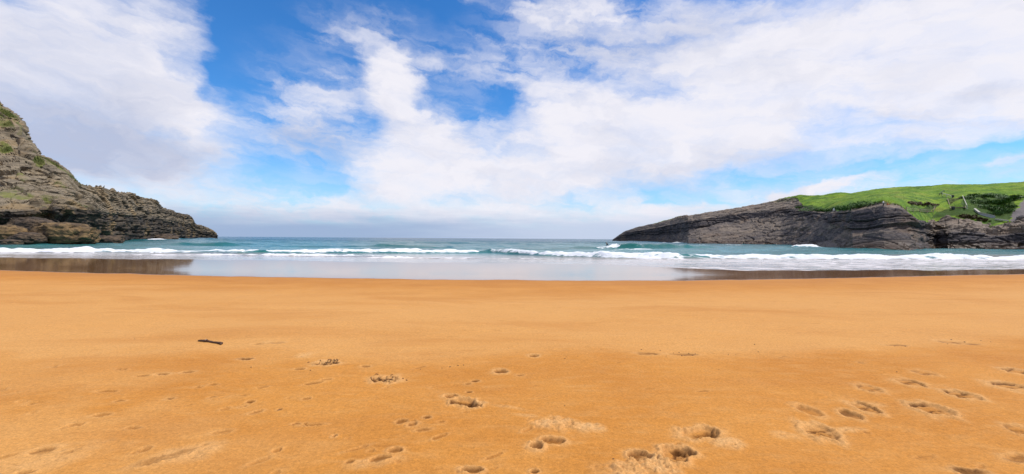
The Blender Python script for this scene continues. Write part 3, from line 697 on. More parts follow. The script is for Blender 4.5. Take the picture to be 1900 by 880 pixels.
def surf(G, xs, px, py):
    """place on a built terrain that is seen towards photo point px, py (nearest one)"""
    rel = G - np.array([0, 0, EYE]); f = rel @ fw
    a = 950 + F * (rel @ rt) / f; b = 440 - F * (rel @ up) / f
    e = (a - px) ** 2 + (b - py) ** 2 * 1.0
    cand = np.where(e < e.min() + 2.0, f, 1e9)
    i = np.unravel_index(np.argmin(cand), e.shape)
    return G[i].copy()

# --- the low headland on the right
hc = [1136, 1160, 1190, 1215, 1245, 1262, 1276, 1300, 1350, 1400, 1450, 1480, 1530, 1580, 1640, 1668, 1690, 1712, 1735, 1760, 1785, 1810, 1840, 1870, 1900, 1990, 2400]
hbD = [440, 425, 400, 380, 345, 300, 235, 222, 220, 212, 200, 182, 150, 120, 111, 109, 109, 114, 138, 130, 130, 129, 127, 124, 121, 116, 112]
h_e2 = [445, 440, 436.5, 436, 434, 431, 428, 423, 412, 402.5, 395.5, 400, 408, 428, 424, 424, 426, 436, 437, 434, 432, 434, 438, 434, 430, 424, 415]
h_e2D = [442, 428, 405, 388, 358, 322, 276, 268, 266, 256, 238, 216, 178, 129, 119, 118, 119, 124, 146, 135, 135, 134, 133, 131, 128, 123, 119]
h_e1 = [444.6, 434, 428, 424, 418, 414, 411, 407, 400, 394, 388, 391, 398, 393, 381.5, 387, 402, 412, 409, 404, 402, 409, 416, 414, 405, 396, 380]
h_e1D = [443, 430, 407, 391, 362, 328, 282, 275, 272, 262, 244, 222, 184, 133, 124, 122, 124, 138, 158, 158, 157, 154, 150, 148, 146, 142, 138]
h_md = [444.4, 431, 422, 417.5, 410, 405, 404, 401, 392, 385, 377, 371, 383, 382, 372, 374, 378, 379, 378, 374, 370, 374, 380, 380, 376, 370, 350]
h_mdD = [444.5, 432, 412, 398, 374, 347, 308, 296, 288, 276, 260, 246, 208, 165, 150, 150, 152, 162, 174, 174, 170, 170, 170, 168, 166, 160, 155]
h_rg = [444.2, 428.5, 420, 414.5, 407, 401, 400, 397.5, 389, 380.5, 370, 363.5, 363, 359, 351, 349, 348, 347, 346, 345.5, 345, 344, 343, 341.5, 339.5, 333, 318]
h_rgD = [446, 436, 420, 407, 387, 362, 338, 325, 312, 298, 280, 258, 250, 240, 232, 228, 225, 222, 220, 218, 216, 214, 212, 210, 208, 202, 195]
def beneath(ds, k): return [d - k for d in ds]
hrows = [([hz(x) + F * (1.65 + 3.0) / (d - 2) for x, d in zip(hc, hbD)], beneath(hbD, 2)),
         ([hz(x) + F * (1.65 - SEA) / d for x, d in zip(hc, hbD)], hbD),
         (h_e2, h_e2D), (h_e1, h_e1D), (h_md, h_mdD), (h_rg, h_rgD),
         ([y + 2 for y in h_rg], [d + 60 for d in h_rgD]), ([hz(x) + 4 for x in hc], [d + 190 for d in h_rgD])]
def elp_(px, tt, cx, cy, rx, ry): return ((px - cx) / rx) ** 2 + ((tt - cy) / ry) ** 2
def h_grass(px, tt, X, Y, Z):
    lim = np.interp(px, [1440, 1470, 1490, 1530, 1580, 1620, 1660, 1690, 1712, 1760, 1800, 1840, 1900, 2000], [5.2, 4.75, 3.45, 3.25, 3.2, 3.25, 3.10, 2.98, 2.95, 3.05, 2.8, 2.85, 3.1, 3.1])
    g = sstep(tt + fbm(X / 5, Y / 5, octs=3, seed=301) * .35, lim - .06, lim + .10)
    # thin turf creeping over the slabs
    return np.clip(np.maximum(g, .42 * sstep(tt, 3.2, 4.4) * sstep(px, 1330, 1470)), 0, 1)
def h_soil(px, tt, X, Y, Z):
    s = sstep(px + (tt - 3.4) * -26 + fbm(X / 4, Y / 4, octs=4, seed=305) * 26, 1868, 1890) * sstep(tt, 2.9, 3.05) * sstep(tt, 4.25, 4.0)
    s2 = sstep(elp_(px, tt, 1717, 3.72, 26, .22), 1.2, .6) * .9
    s3 = sstep(elp_(px, tt, 1812, 3.25, 34, .2), 1.2, .6) * .8
    return np.clip(s, 0, 1)
def h_tone(px, tt, X, Y, Z):
    band = -0.60 * sstep(tt, 1.9, 2.1) * sstep(tt, 3.08, 2.95) * sstep(px, 1725, 1712) - .4 * sstep(px, 1712, 1725) * sstep(tt, 2.05, 1.95)  # shadow of the overhanging face, darkened into the rock colour
    slab = .34 * sstep(tt, 3.0, 3.1) + .22 * sstep(tt, 1.95, 1.7) * sstep(px, 1530, 1450) + .3 * sstep(px, 1712, 1725) * sstep(tt, 2.0, 2.15)  # sunlit slabs made paler in the rock colour
    tip = -.35 * sstep(px, 1270, 1190)
    return band + slab + tip
def h_scrub(px, tt, X, Y, Z):
    n = fbm(X / 7, Y / 7, octs=4, seed=311) * 1.1
    a = sstep(tt, 3.0, 3.15) * sstep(tt + n * .3, 3.75, 3.45) * sstep(px, 1478, 1500) * sstep(px, 1650, 1610)
    b = sstep(elp_(px, tt, 1835, 3.75, 55, .75) + n * .5, 1.15, .75)
    c = .8 * sstep(elp_(px, tt, 1716, 3.75, 28, .16) + n * .4, 1.2, .7)
    d = .7 * sstep(elp_(px, tt, 1765, 3.3, 40, .18) + n * .6, 1.2, .6)
    return np.clip(np.maximum.reduce([a, b, c, d]) + .25 * sstep(n, .1, .4), 0, 1)
def h_crack(px, tt):
    return .16 + .30 * sstep(px, 1262, 1290) * sstep(px, 1530, 1470) + .5 * sstep(px, 1715, 1735) * sstep(tt, 1.0, 1.5)
def h_bed(px, tt):
    return np.clip(.34 + .75 * sstep(tt, 1.85, 2.05) * sstep(tt, 3.15, 2.95) + .5 * sstep(px, 1715, 1730) - .12 * sstep(px, 1450, 1300), .2, 1.1)
head_m = rock_material('headland_rock', (0.262, 0.205, 0.152), (0.054, 0.047, 0.050), (0.10, 0.062, 0.036), bump=.35, ochre=(0.24, 0.16, 0.10), patch=.35)
headland, HG, HX, HGR, HSO = terrain('headland', hc, hrows, [6, 70, 46, 46, 70, 10, 8], 900, head_m, (1136, 2400 - 250), 2.3, 1.15, 11.0, h_grass, h_soil, 2.6, 300, gamp=.75, tonef=h_tone, bedf=h_bed, crackf=h_crack, scrubf=h_scrub)

# --- the steep cliff on the left
lc = [-700, -300, -150, -60, 0, 20, 38, 46, 60, 68, 100, 130, 150, 175, 200, 240, 265, 292, 300, 330, 355, 363, 382, 395, 404]
lbD = [100, 103, 106, 109, 112, 113, 115, 116, 117, 118, 121, 125, 130, 138, 151, 184, 209, 236, 244, 285, 325, 345, 375, 392, 400]
l_cr = [-120, 10, 80, 150, 193, 207, 224, 244, 268, 283, 301, 320, 343, 347, 351, 359, 367, 371, 386, 395, 401, 416, 420, 429, 437]
l_crD = [180, 175, 170, 162, 155, 152, 150, 148, 146, 145, 146, 148, 152, 160, 175, 208, 232, 256, 262, 300, 336, 352, 380, 394, 402]
l_m1 = [404, 402, 400, 398, 394, 393, 392, 391, 391, 391, 389, 387, 388, 393, 396, 398, 400, 404, 410, 415, 420, 428, 431, 435, 438.6]
l_m1D = [94, 97, 100, 103, 106, 107, 109, 110, 111, 112, 115, 120, 126, 137, 155, 191, 216, 243, 250, 290, 329, 347, 376, 393, 401]
l_m2 = [200, 250, 280, 300, 310, 314, 320, 325, 332, 338, 345, 352, 362, 366, 370, 376, 382, 386, 396, 403, 409, 421, 425, 432, 438]
l_m2D = [125, 127, 128, 130, 131, 131, 131, 131, 131, 131, 133, 137, 141, 150, 165, 199, 223, 249, 255, 294, 332, 349, 378, 393, 401]
lrows = [([hz(x) + F * (1.65 + 3.0) / (d - 2) for x, d in zip(lc, lbD)], beneath(lbD, 2)),
         ([hz(x) + F * (1.65 - SEA) / d for x, d in zip(lc, lbD)], lbD),
         (l_m1, l_m1D), (l_m2, l_m2D), (l_cr, l_crD),
         ([y + 4 for y in l_cr], [d + 40 for d in l_crD]), ([hz(x) + 4 for x in lc], [d + 130 for d in l_crD])]
def l_grass(px, tt, X, Y, Z):
    n = fbm(X / 9, Y / 9, Z / 6, octs=4, seed=401)
    up_ = sstep(tt, 1.95, 2.5) * sstep(px, 215, 130)
    g = up_ * (.16 + n * 1.5)
    for cx, cy, rx, ry in [(8, 3.72, 26, .14), (18, 3.95, 40, .10), (25, 2.42, 45, .16), (150, 2.3, 22, .18), (90, 2.55, 26, .2), (70, 3.7, 14, .2), (120, 3.2, 16, .25), (-60, 3.2, 60, .4), (80, 2.18, 12, .10), (40, 2.85, 12, .12), (110, 3.9, 50, .06), (5, 3.3, 20, .12)]:
        g = np.maximum(g, (.55 + n) * sstep(elp_(px, tt, cx, cy, rx, ry), 1.3, .5))
    return np.clip(g, 0, 1) * .9
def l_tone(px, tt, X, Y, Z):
    return .38 * sstep(tt, 1.9, 2.3) * sstep(px, 330, 150) - .60 * sstep(tt + .35 * fbm(X / 8, Y / 8, octs=3, seed=431), 2.12, 1.85) - .22 * sstep(px, 250, 360) + .12 * sstep(tt, 2.2, 2.8)  # wet rock and overhang shadow at the foot, both darkened in the colour
def l_crack(px, tt):
    return 1.0 - .35 * sstep(px, 200, 330)
def l_bed(px, tt):
    return np.clip(.22 + .75 * sstep(px, 170, 300) * sstep(tt, 3.9, 3.2) + .5 * sstep(tt, 2.3, 1.9), .2, .95)
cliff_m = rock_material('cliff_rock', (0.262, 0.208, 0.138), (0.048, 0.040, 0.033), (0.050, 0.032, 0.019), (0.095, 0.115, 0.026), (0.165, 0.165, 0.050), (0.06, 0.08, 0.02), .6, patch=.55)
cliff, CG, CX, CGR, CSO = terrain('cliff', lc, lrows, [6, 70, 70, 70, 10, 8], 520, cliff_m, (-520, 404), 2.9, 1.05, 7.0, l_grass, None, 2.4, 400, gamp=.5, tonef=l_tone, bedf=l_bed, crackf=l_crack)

# grass blades on both (nobody could count them)
def tufts(name, G, gmask, soil, n, hgt, label, seed, t_lim, mat):
    rng = np.random.default_rng(seed)
    w = (gmask > .62) & (soil < .3)
    w[t_lim:] = False
    ii, jj = np.where(w)
    k = rng.integers(0, len(ii), n)
    c = G[ii[k], jj[k]] + rng.normal(0, .25, (n, 3)) * np.array([1, 1, 0.1])
    a = rng.uniform(0, 2 * np.pi, n); h = hgt * rng.uniform(.5, 1.3, n)
    lean = rng.normal(0, .22, (n, 2)) * h[:, None]
    wd = (.10 + .12 * rng.random(n)) * hgt * 1.6
    v0 = c + np.stack([np.cos(a) * wd, np.sin(a) * wd, -0.1 + 0 * a], -1)
    v1 = c - np.stack([np.cos(a) * wd, np.sin(a) * wd, 0.1 + 0 * a], -1)
    v2 = c + np.stack([lean[:, 0], lean[:, 1], h], -1)
    V = np.stack([v0, v1, v2], 1).reshape(-1, 3)
    o = py_mesh(name, V, [(3 * i, 3 * i + 1, 3 * i + 2) for i in range(n)], mat)
    return tag(o, label, 'grass', kind='stuff')
def blade_mat(name, a, b, y):
    m, T, B = new_mat(name)
    P = T.node('ShaderNodeTexCoord').outputs['Object']
    c = T.mix(T.ss(T.noise(P, 0.22, 6, .65), .36, .66), a, b)
    c = T.mix(T.m('MULTIPLY', T.ss(T.noise(P, 0.11, 4, .6), .55, .72), .55), c, y)
    T.put(B.inputs['Base Color'], c); B.inputs['Roughness'].default_value = .7; B.inputs['Specular IOR Level'].default_value = .2
    return m
grass_m = blade_mat('grass_blades', (0.085, 0.185, 0.009), (0.190, 0.285, 0.014), (0.24, 0.22, 0.045))
olive_m = blade_mat('olive_blades', (0.095, 0.115, 0.026), (0.165, 0.165, 0.050), (0.20, 0.17, 0.06))
tufts('grass', HG, HGR, HSO, 12000, .22, 'bright green grass covering the slope on top of the right headland', 5, 6 + 70 + 46 + 46 + 70 + 3, grass_m)
tufts('cliff_grass', CG, CGR, CSO, 4000, .5, 'olive green grass growing in patches on the steep left cliff', 6, 6 + 70 + 70 + 70 + 3, olive_m)
#@@SPLIT@@
# ------------------------------------------------------------------ boulders at the foot of the left cliff
def boulder(px, py, D, sx, sy, sz, label, seed, mat, rz=0.0, cracks=True):
    bm = bmesh.new(); bmesh.ops.create_icosphere(bm, subdivisions=5, radius=1.0)
    co = np.array([v.co[:] for v in bm.verts])
    n = fbm(co[:, 0] * 1.3, co[:, 1] * 1.3, co[:, 2] * 1.3, octs=3, seed=seed) * .55
    cell = _hash(np.floor(co[:, 0] * 1.9 + n * 2), np.floor(co[:, 1] * 1.9 + n), np.floor(co[:, 2] * 2.6 - n), seed) - .5
    f2 = fbm(co[:, 0] * 5, co[:, 1] * 5, co[:, 2] * 6, octs=3, seed=seed + 3) * .16
    r = 1 + n + cell * .13 + f2
    co = np.sign(co) * np.abs(co) ** .82 * r[:, None]
    for v, p in zip(bm.verts, co): v.co = (p[0] * sx, p[1] * sy, p[2] * sz)
    me = bpy.data.meshes.new('boulder'); bm.to_mesh(me); bm.free(); me.materials.append(mat)
    o = bpy.data.objects.new('boulder', me); COL.objects.link(o)
    p = at(px, py, D); o.location = p; o.rotation_euler = (0, 0, rz)
    return tag(o, label, 'boulder', 'boulders at the foot of the left cliff')

def boulder_mat(name, a, b):
    m, T, B = new_mat(name); P = T.node('ShaderNodeTexCoord').outputs['Object']
    n = T.noise(P, .6, 7, .65, .3); n2 = T.noise(T.vm('MULTIPLY', P, (.5, .5, 2.0)), 1.2, 6, .65)
    c = T.mix(T.ss(n, .35, .68), b, a); c = T.mix(T.m('MULTIPLY', T.ss(n2, .5, .36), .7), c, tuple(v * .35 for v in b))
    T.put(B.inputs['Base Color'], c); B.inputs['Roughness'].default_value = .85
    T.put(B.inputs['Normal'], T.bump(T.m('ADD', n, n2), .8, .4)); return m
bo_m = boulder_mat('ochre_boulder', (0.25, 0.155, 0.062), (0.085, 0.052, 0.024))
bd_m = boulder_mat('dark_boulder', (0.13, 0.085, 0.048), (0.042, 0.030, 0.022))
boulder(116, 434, 108, 6.6, 4.0, 2.9, 'large ochre boulder at the water edge, biggest at the cliff foot', 11, bo_m, .1)
boulder(4, 437, 101, 3.6, 3.0, 2.7, 'rounded ochre boulder cut off by the left picture edge', 12, bo_m, .4)
boulder(50, 443, 102, 3.0, 2.4, 1.5, 'low dark brown boulder between the two ochre boulders', 13, bd_m, .2)
boulder(150, 443, 110, 3.2, 2.6, 1.7, 'brown boulder leaning on the right side of the largest boulder', 14, bo_m, .9)
boulder(58, 424, 110, 4.2, 3.0, 3.0, 'dark upright boulder behind the low brown one under the cliff', 15, bd_m, .3)
boulder(196, 446, 128, 4.0, 3.0, 1.5, 'flat dark rock in the shallows right of the big boulder', 16, bd_m, .5)
boulder(308, 443, 238, 5.0, 5.0, 2.6, 'dark rock standing in the sea below the stepped ledge', 17, bd_m, .2)
boulder(20, 452, 97, 2.2, 1.8, .9, 'small dark stone in the foam near the left picture edge', 18, bd_m, 0)

# ------------------------------------------------------------------ shrubs on the headland
def leaf_cloud(n, sx, sy, sz, leaf, rng):
    V = []; Fc = []
    lumps = [(rng.gauss(0, .45) * sx, rng.gauss(0, .45) * sy, abs(rng.gauss(.45, .25)) * sz, rng.uniform(.35, .6)) for _ in range(9)]
    for i in range(n):
        l = rng.choice(lumps)
        while True:
            d = Vector((rng.uniform(-1, 1), rng.uniform(-1, 1), rng.uniform(-1, 1)))
            if .45 < d.length < 1: break
        p = Vector((l[0] + d.x * l[3] * sx, l[1] + d.y * l[3] * sy, max(.02, l[2] + d.z * l[3] * sz)))
        a = Vector((rng.gauss(0, 1), rng.gauss(0, 1), rng.gauss(0, .7))).normalized(); b = a.orthogonal().normalized()
        s = leaf * rng.uniform(.6, 1.3); o = len(V)
        V += [p - a * s, p + b * s * .5, p + a * s, p - b * s * .5]; Fc.append((o, o + 1, o + 2, o + 3))
    return V, Fc
def leaf_mat(name, a, b):
    m, T, B = new_mat(name); P = T.node('ShaderNodeTexCoord').outputs['Object']
    T.put(B.inputs['Base Color'], T.mix(T.ss(T.noise(P, 1.2, 4, .6), .35, .65), a, b)); B.inputs['Roughness'].default_value = .6
    B.inputs['Specular IOR Level'].default_value = .25
    return m
lf_green = leaf_mat('shrub_leaves', (0.030, 0.080, 0.012), (0.070, 0.150, 0.018))
lf_brown = leaf_mat('dead_bramble', (0.060, 0.040, 0.020), (0.12, 0.085, 0.035))
bark_m = plain('bark', (0.09, 0.065, 0.045), .9, .3, 6)
def make_shrub(name, label, mat, seed, sx, sy, sz, n=420, group=None):
    rng = random.Random(seed); r = empty(name, (0, 0, 0)); tag(r, label, 'shrub', group)
    v, f = leaf_cloud(n, sx, sy, sz, .26, rng); py_mesh('crown', v, f, mat, r)
    st = [tube([(0, 0, -.6), (rng.uniform(-.2, .2), rng.uniform(-.2, .2), sz * .4), (rng.uniform(-.6, .6) * sx, rng.uniform(-.6, .6) * sy, sz * .85)], [.07, .05, .02], 5) for _ in range(4)]
    py_mesh('stem', *join(*st), bark_m, r)
    return r
def place_set(proto, spots, rng, label=None, group=None):
    for i, (px, py, s) in enumerate(spots):
        o = proto if i == 0 else copy_tree(proto)
        p = surf(HG, HX, px, py); o.location = (p[0], p[1], p[2] - .15); o.rotation_euler = (0, 0, rng.uniform(0, 6.28)); o.scale = (s, s, s * rng.uniform(.8, 1.1))
rng = random.Random(3)
g1 = 'shrubs in the thicket by the dirt ramp'
place_set(make_shrub('shrub', 'dark green shrub in the dense thicket left of the grey dirt ramp', lf_green, 1, 2.2, 2.0, 1.5, group=g1),
          [(1796, 368, 1.), (1808, 364, 1.), (1822, 366, 1.1), (1836, 364, 1.1), (1850, 366, 1.2), (1862, 368, 1.1), (1812, 376, 1.2), (1828, 378, 1.2), (1844, 378, 1.2), (1858, 378, 1.1), (1868, 384, 1.), (1835, 388, 1.1), (1850, 390, 1.1), (1820, 384, 1.0), (1862, 394, 1.0), (1846, 398, .9), (1872, 372, 1.0), (1882, 368, 1.0), (1893, 367, 1.0)], rng)
g2 = 'scrub along the cliff edge'
place_set(make_shrub('scrub_bush', 'low dark bush in the scrub along the cliff edge below the bright grass', lf_green, 2, 2.4, 1.6, 1.0, group=g2),
          [(1496, 388, 1.2), (1508, 390, 1.2), (1520, 391, 1.2), (1533, 392, 1.1), (1546, 390, 1.0), (1559, 389, 1.), (1571, 388, 1.), (1583, 386, .9), (1595, 383, .9), (1607, 381, .85), (1616, 378, .8), (1484, 386, 1.1), (1600, 376, .8), (1586, 379, .8)], rng)
g3 = 'brown brambles above the fence'
place_set(make_shrub('bramble', 'brown dead bramble on the bank above the wooden fence', lf_brown, 4, 1.8, 1.2, .9, group=g3),
          [(1690, 378, 1.), (1700, 379, 1.), (1710, 380, 1.), (1720, 379, 1.), (1730, 380, .9), (1740, 379, .7)], rng)
g4 = 'brown scrub under the wall'
place_set(make_shrub('dry_bush', 'dry brown bush on the bank below the low grey wall', lf_brown, 5, 1.7, 1.2, .9, group=g4),
          [(1785, 402, 1.), (1796, 404, 1.), (1806, 405, 1.), (1818, 407, .9), (1828, 409, .8)], rng)

# ------------------------------------------------------------------ paths' woodwork on the headland
wood_m = plain('weathered_wood', (0.30, 0.24, 0.16), .85, .3, 5)
pale_m = plain('pale_wood', (0.50, 0.47, 0.40), .8, .2, 5)
conc_m = plain('concrete', (0.36, 0.37, 0.37), .85, .2, 2)
darkm = plain('dark_paint', (0.03, 0.035, 0.035), .6, .3, 4)
white_m = plain('white_paint', (0.78, 0.78, 0.76), .5, .05, 4)

def on_head(px, py, lift=0.0):
    p = surf(HG, HX, px, py); return Vector((p[0], p[1], p[2] + lift))
# flight of wooden steps with a pale handrail
a, b = on_head(1777, 387), on_head(1771, 368)
st = empty('wooden_steps', a); tag(st, 'flight of wooden steps climbing the grass slope with a pale handrail', 'steps')
ns_ = 9; side = (b - a).cross(Vector((0, 0, 1))).normalized()
for i in range(ns_):
    w = (i + .5) / ns_; p = (b - a) * w + Vector((0, 0, .25))
    v, f = beam(p - side * 1.9, p + side * 1.9, .55, .22); py_mesh('step', v, f, wood_m, st)
for s in (-1, 1):
    v, f = beam(side * s * 2.0 + Vector((0, 0, .1)), (b - a) + side * s * 2.0 + Vector((0, 0, .1)), .16, .4); py_mesh('stringer', v, f, wood_m, st)
rail0, rail1 = side * 2.3 + Vector((0, 0, 1.2)), (b - a) + side * 2.3 + Vector((0, 0, 1.2))
v, f = beam(rail0, rail1, .16, .16); py_mesh('handrail', v, f, pale_m, st)
for w in (0, .33, .66, 1):
    p = rail0.lerp(rail1, w); v, f = beam(p - Vector((0, 0, 1.5)), p, .14, .14); py_mesh('post', v, f, pale_m, st)
# short railing above the steps
a, b = on_head(1748, 361), on_head(1765, 367)
rl = empty('railing', a); tag(rl, 'pale rail leading across the grass to the head of the steps', 'railing')
v, f = beam((0, 0, 1.0), (b - a) + Vector((0, 0, 1.0)), .14, .14); py_mesh('rail', v, f, pale_m, rl)
for w in (0, .5, 1):
    p = (b - a) * w; v, f = beam(p - Vector((0, 0, .3)), p + Vector((0, 0, 1.05)), .14, .14); py_mesh('post', v, f, pale_m, rl)
a, b = on_head(1742, 362), on_head(1752, 355.5)
rl = empty('railing', a); tag(rl, 'dark rail slanting up the grass left of the pale rail', 'railing')
v, f = beam((0, 0, .9), (b - a) + Vector((0, 0, .9)), .16, .16); py_mesh('rail', v, f, darkm, rl)
for w in (0, .5, 1):
    p = (b - a) * w; v, f = beam(p - Vector((0, 0, .3)), p + Vector((0, 0, .95)), .14, .14); py_mesh('post', v, f, darkm, rl)
# two squat dark bins
def make_bin(px, py, label):
    r = empty('litter_bin', on_head(px, py)); tag(r, label, 'bin', 'dark bins by the steps')
    py_mesh('body', *tube([(0, 0, -.2), (0, 0, .55), (0, 0, .85)], [.42, .48, .48], 12), darkm, r)
    py_mesh('lid', *tube([(0, 0, .86), (0, 0, .95), (0, 0, 1.02)], [.55, .55, .30], 12), darkm, r)
make_bin(1767, 366, 'squat dark bin at the top of the wooden steps')
make_bin(1768, 388, 'squat dark bin at the foot of the wooden steps')
# post and rail fence on the grass terrace
pts = [(1682, 391), (1695, 393), (1708, 394), (1721, 394.5), (1733, 395)]
P0 = on_head(*pts[0]); fn = empty('wooden_fence', P0); tag(fn, 'low post and rail wooden fence round the grass terrace', 'fence')
loc = [on_head(*p) - P0 for p in pts]
loc.append(on_head(1737, 386) - P0)
for p in loc: py_mesh('post', *beam(p - Vector((0, 0, .4)), p + Vector((0, 0, 1.25)), .15, .15), wood_m, fn)
for p, q in zip(loc[:-1], loc[1:]):
    for h in (.55, 1.1): py_mesh('rail', *beam(p + Vector((0, .1, h)), q + Vector((0, .1, h)), .09, .12), wood_m, fn)
# low grey wall with a coping and the pale beam below it
P0 = on_head(1808, 390); wl = empty('low_wall', P0); tag(wl, 'low grey concrete wall with pale coping bending down the green bank', 'wall')
pp = [on_head(1808, 390) - P0, on_head(1817, 397) - P0, on_head(1845, 403) - P0]
for p, q in zip(pp[:-1], pp[1:]):
    py_mesh('wall_panel', *beam(p + Vector((0, 0, -.1)), q + Vector((0, 0, -.1)), .35, 1.5), conc_m, wl)
    py_mesh('coping', *beam(p + Vector((0, 0, .78)), q + Vector((0, 0, .78)), .6, .2), pale_m, wl)
a, b = on_head(1846, 408), on_head(1870, 412)
bl_ = empty('pale_beam', a); tag(bl_, 'pale wooden beam on short posts at the foot of the dirt ramp', 'beam')
py_mesh('beam', *beam((0, 0, .45), (b - a) + Vector((0, 0, .45)), .3, .4), pale_m, bl_)
for w in (.05, .5, .95):
    p = (b - a) * w; py_mesh('post', *beam(p - Vector((0, 0, .6)), p + Vector((0, 0, .28)), .22, .22), wood_m, bl_)
# leaning white board at the cliff edge
p = on_head(1544, 394); sg = empty('notice_board', p); sg.rotation_euler = (0, R(16), 0)
tag(sg, 'leaning white board on a post at the edge of the scrub', 'sign')
py_mesh('post', *beam((0, 0, -.5), (0, 0, 1.4), .12, .12), pale_m, sg)
py_mesh('panel', *box((0, -.09, 1.35), (.55, .06, 1.1)), white_m, sg)
#@@SPLIT@@
# ------------------------------------------------------------------ people
skin_m = plain('skin', (0.55, 0.34, 0.24), .6, .1, 8)
def skinned(name, verts, edges, radii, mat, parent, sub=2, root=0):
    me = bpy.data.meshes.new(name); me.from_pydata([tuple(v) for v in verts], edges, []); me.update()
    me.materials.append(mat)
    o = bpy.data.objects.new(name, me); COL.objects.link(o); o.parent = parent
    sm = o.modifiers.new('skin', 'SKIN'); sm.use_smooth_shade = True
    lay = me.skin_vertices[0].data if me.skin_vertices else None
    if lay is None:
        bm = bmesh.new(); bm.from_mesh(me); bm.verts.layers.skin.verify(); bm.to_mesh(me); bm.free(); lay = me.skin_vertices[0].data
    for i, r in enumerate(radii): lay[i].radius = (r, r) if not hasattr(r, '__len__') else r; lay[i].use_root = (i == root)
    ss_ = o.modifiers.new('subdivision', 'SUBSURF'); ss_.levels = sub; ss_.render_levels = sub
    return o

def person(name, loc, rz, J, top, legs, hair, label, cat='person', head_look=(0, -.02, 0)):
    """J: joints dict; the body is one skinned surface, clothes are slightly larger skinned surfaces over it"""
    r = empty(name, loc, rz); tag(r, label, cat)
    n = ['pelvis', 'belly', 'chest', 'neck', 'head', 'crown', 'shl', 'ell', 'wrl', 'hal', 'shr', 'elr', 'wrr', 'har', 'hil', 'knl', 'anl', 'tol', 'hir', 'knr', 'anr', 'tor']
    rad = dict(pelvis=.12, belly=.115, chest=.13, neck=.055, head=.085, crown=.075, sh=.06, el=.042, wr=.030, ha=.036, hi=.09, kn=.06, an=.042, to=.035)
    V = [J[k] for k in n]; Rr = [rad.get(k, rad.get(k[:2])) for k in n]
    ix = {k: i for i, k in enumerate(n)}
    ed = [('pelvis', 'belly'), ('belly', 'chest'), ('chest', 'neck'), ('neck', 'head'), ('head', 'crown'), ('chest', 'shl'), ('shl', 'ell'), ('ell', 'wrl'), ('wrl', 'hal'),
          ('chest', 'shr'), ('shr', 'elr'), ('elr', 'wrr'), ('wrr', 'har'), ('pelvis', 'hil'), ('hil', 'knl'), ('knl', 'anl'), ('anl', 'tol'), ('pelvis', 'hir'), ('hir', 'knr'), ('knr', 'anr'), ('anr', 'tor')]
    # fingers and thumb: short chains rooted in each palm
    E_ = [(ix[a], ix[b]) for a, b in ed]
    for s in ('l', 'r'):
        wv, hv = Vector(J['wr' + s]), Vector(J['ha' + s]); d = (hv - wv).normalized(); sd_ = d.orthogonal().normalized()
        for k in range(5):
            base = ix['ha' + s]
            if k == 4: tip = wv + d * .05 + sd_ * .06
            else: tip = hv + d * (.07 + .012 * (1 - abs(k - 1.5))) + sd_ * (k - 1.5) * .02
            V.append(tip); Rr.append(.010); E_.append((base, len(V) - 1))
    skinned('body', V, E_, Rr, skin_m, r)
    def cloth(nm, keys, edges, grow, mat):
        vv = [J[k] for k in keys]; id_ = {k: i for i, k in enumerate(keys)}
        skinned(nm, vv, [(id_[a], id_[b]) for a, b in edges], [rad.get(k, rad.get(k[:2])) * grow for k in keys], mat, r)
    cloth('top', ['pelvis', 'belly', 'chest', 'shl', 'ell', 'wrl', 'shr', 'elr', 'wrr'], [('pelvis', 'belly'), ('belly', 'chest'), ('chest', 'shl'), ('shl', 'ell'), ('ell', 'wrl'), ('chest', 'shr'), ('shr', 'elr'), ('elr', 'wrr')], 1.22, top)
    cloth('trousers', ['pelvis', 'hil', 'knl', 'anl', 'hir', 'knr', 'anr'], [('pelvis', 'hil'), ('hil', 'knl'), ('knl', 'anl'), ('pelvis', 'hir'), ('hir', 'knr'), ('knr', 'anr')], 1.25, legs)
    h, cr = Vector(J['head']), Vector(J['crown'])
    back = Vector((0, .03, 0))
    skinned('hair', [h + back + Vector((0, .03, .0)), h.lerp(cr, .6) + back, cr + Vector((0, .01, .02))], [(0, 1), (1, 2)], [.07, .088, .07], hair, r, 2)
    # face: nose, eyes
    py_mesh('nose', *tube([h + Vector((0, -.075, .035)), h + Vector((0, -.105, .0)), h + Vector((0, -.085, -.012))], [.010, .016, .012], 6), skin_m, r)
    for s in (-1, 1): py_mesh('eye', *tube([h + Vector((s * .032, -.079, .03)), h + Vector((s * .032, -.088, .03))], [.012, .008], 8), darkm, r)
    return r
STAND = dict(pelvis=(0, 0, .93), belly=(0, .01, 1.1), chest=(0, .01, 1.30), neck=(0, 0, 1.47), head=(0, -.02, 1.58), crown=(0, -.01, 1.67),
             shl=(.19, .01, 1.38), ell=(.25, .03, 1.10), wrl=(.24, -.06, .87), hal=(.24, -.09, .80), shr=(-.19, .01, 1.38), elr=(-.25, .03, 1.10), wrr=(-.23, -.08, .88), har=(-.22, -.11, .81),
             hil=(.10, 0, .88), knl=(.12, -.02, .48), anl=(.12, .02, .08), tol=(.14, -.14, .035), hir=(-.10, 0, .88), knr=(-.12, .0, .48), anr=(-.13, .03, .08), tor=(-.15, -.13, .035))
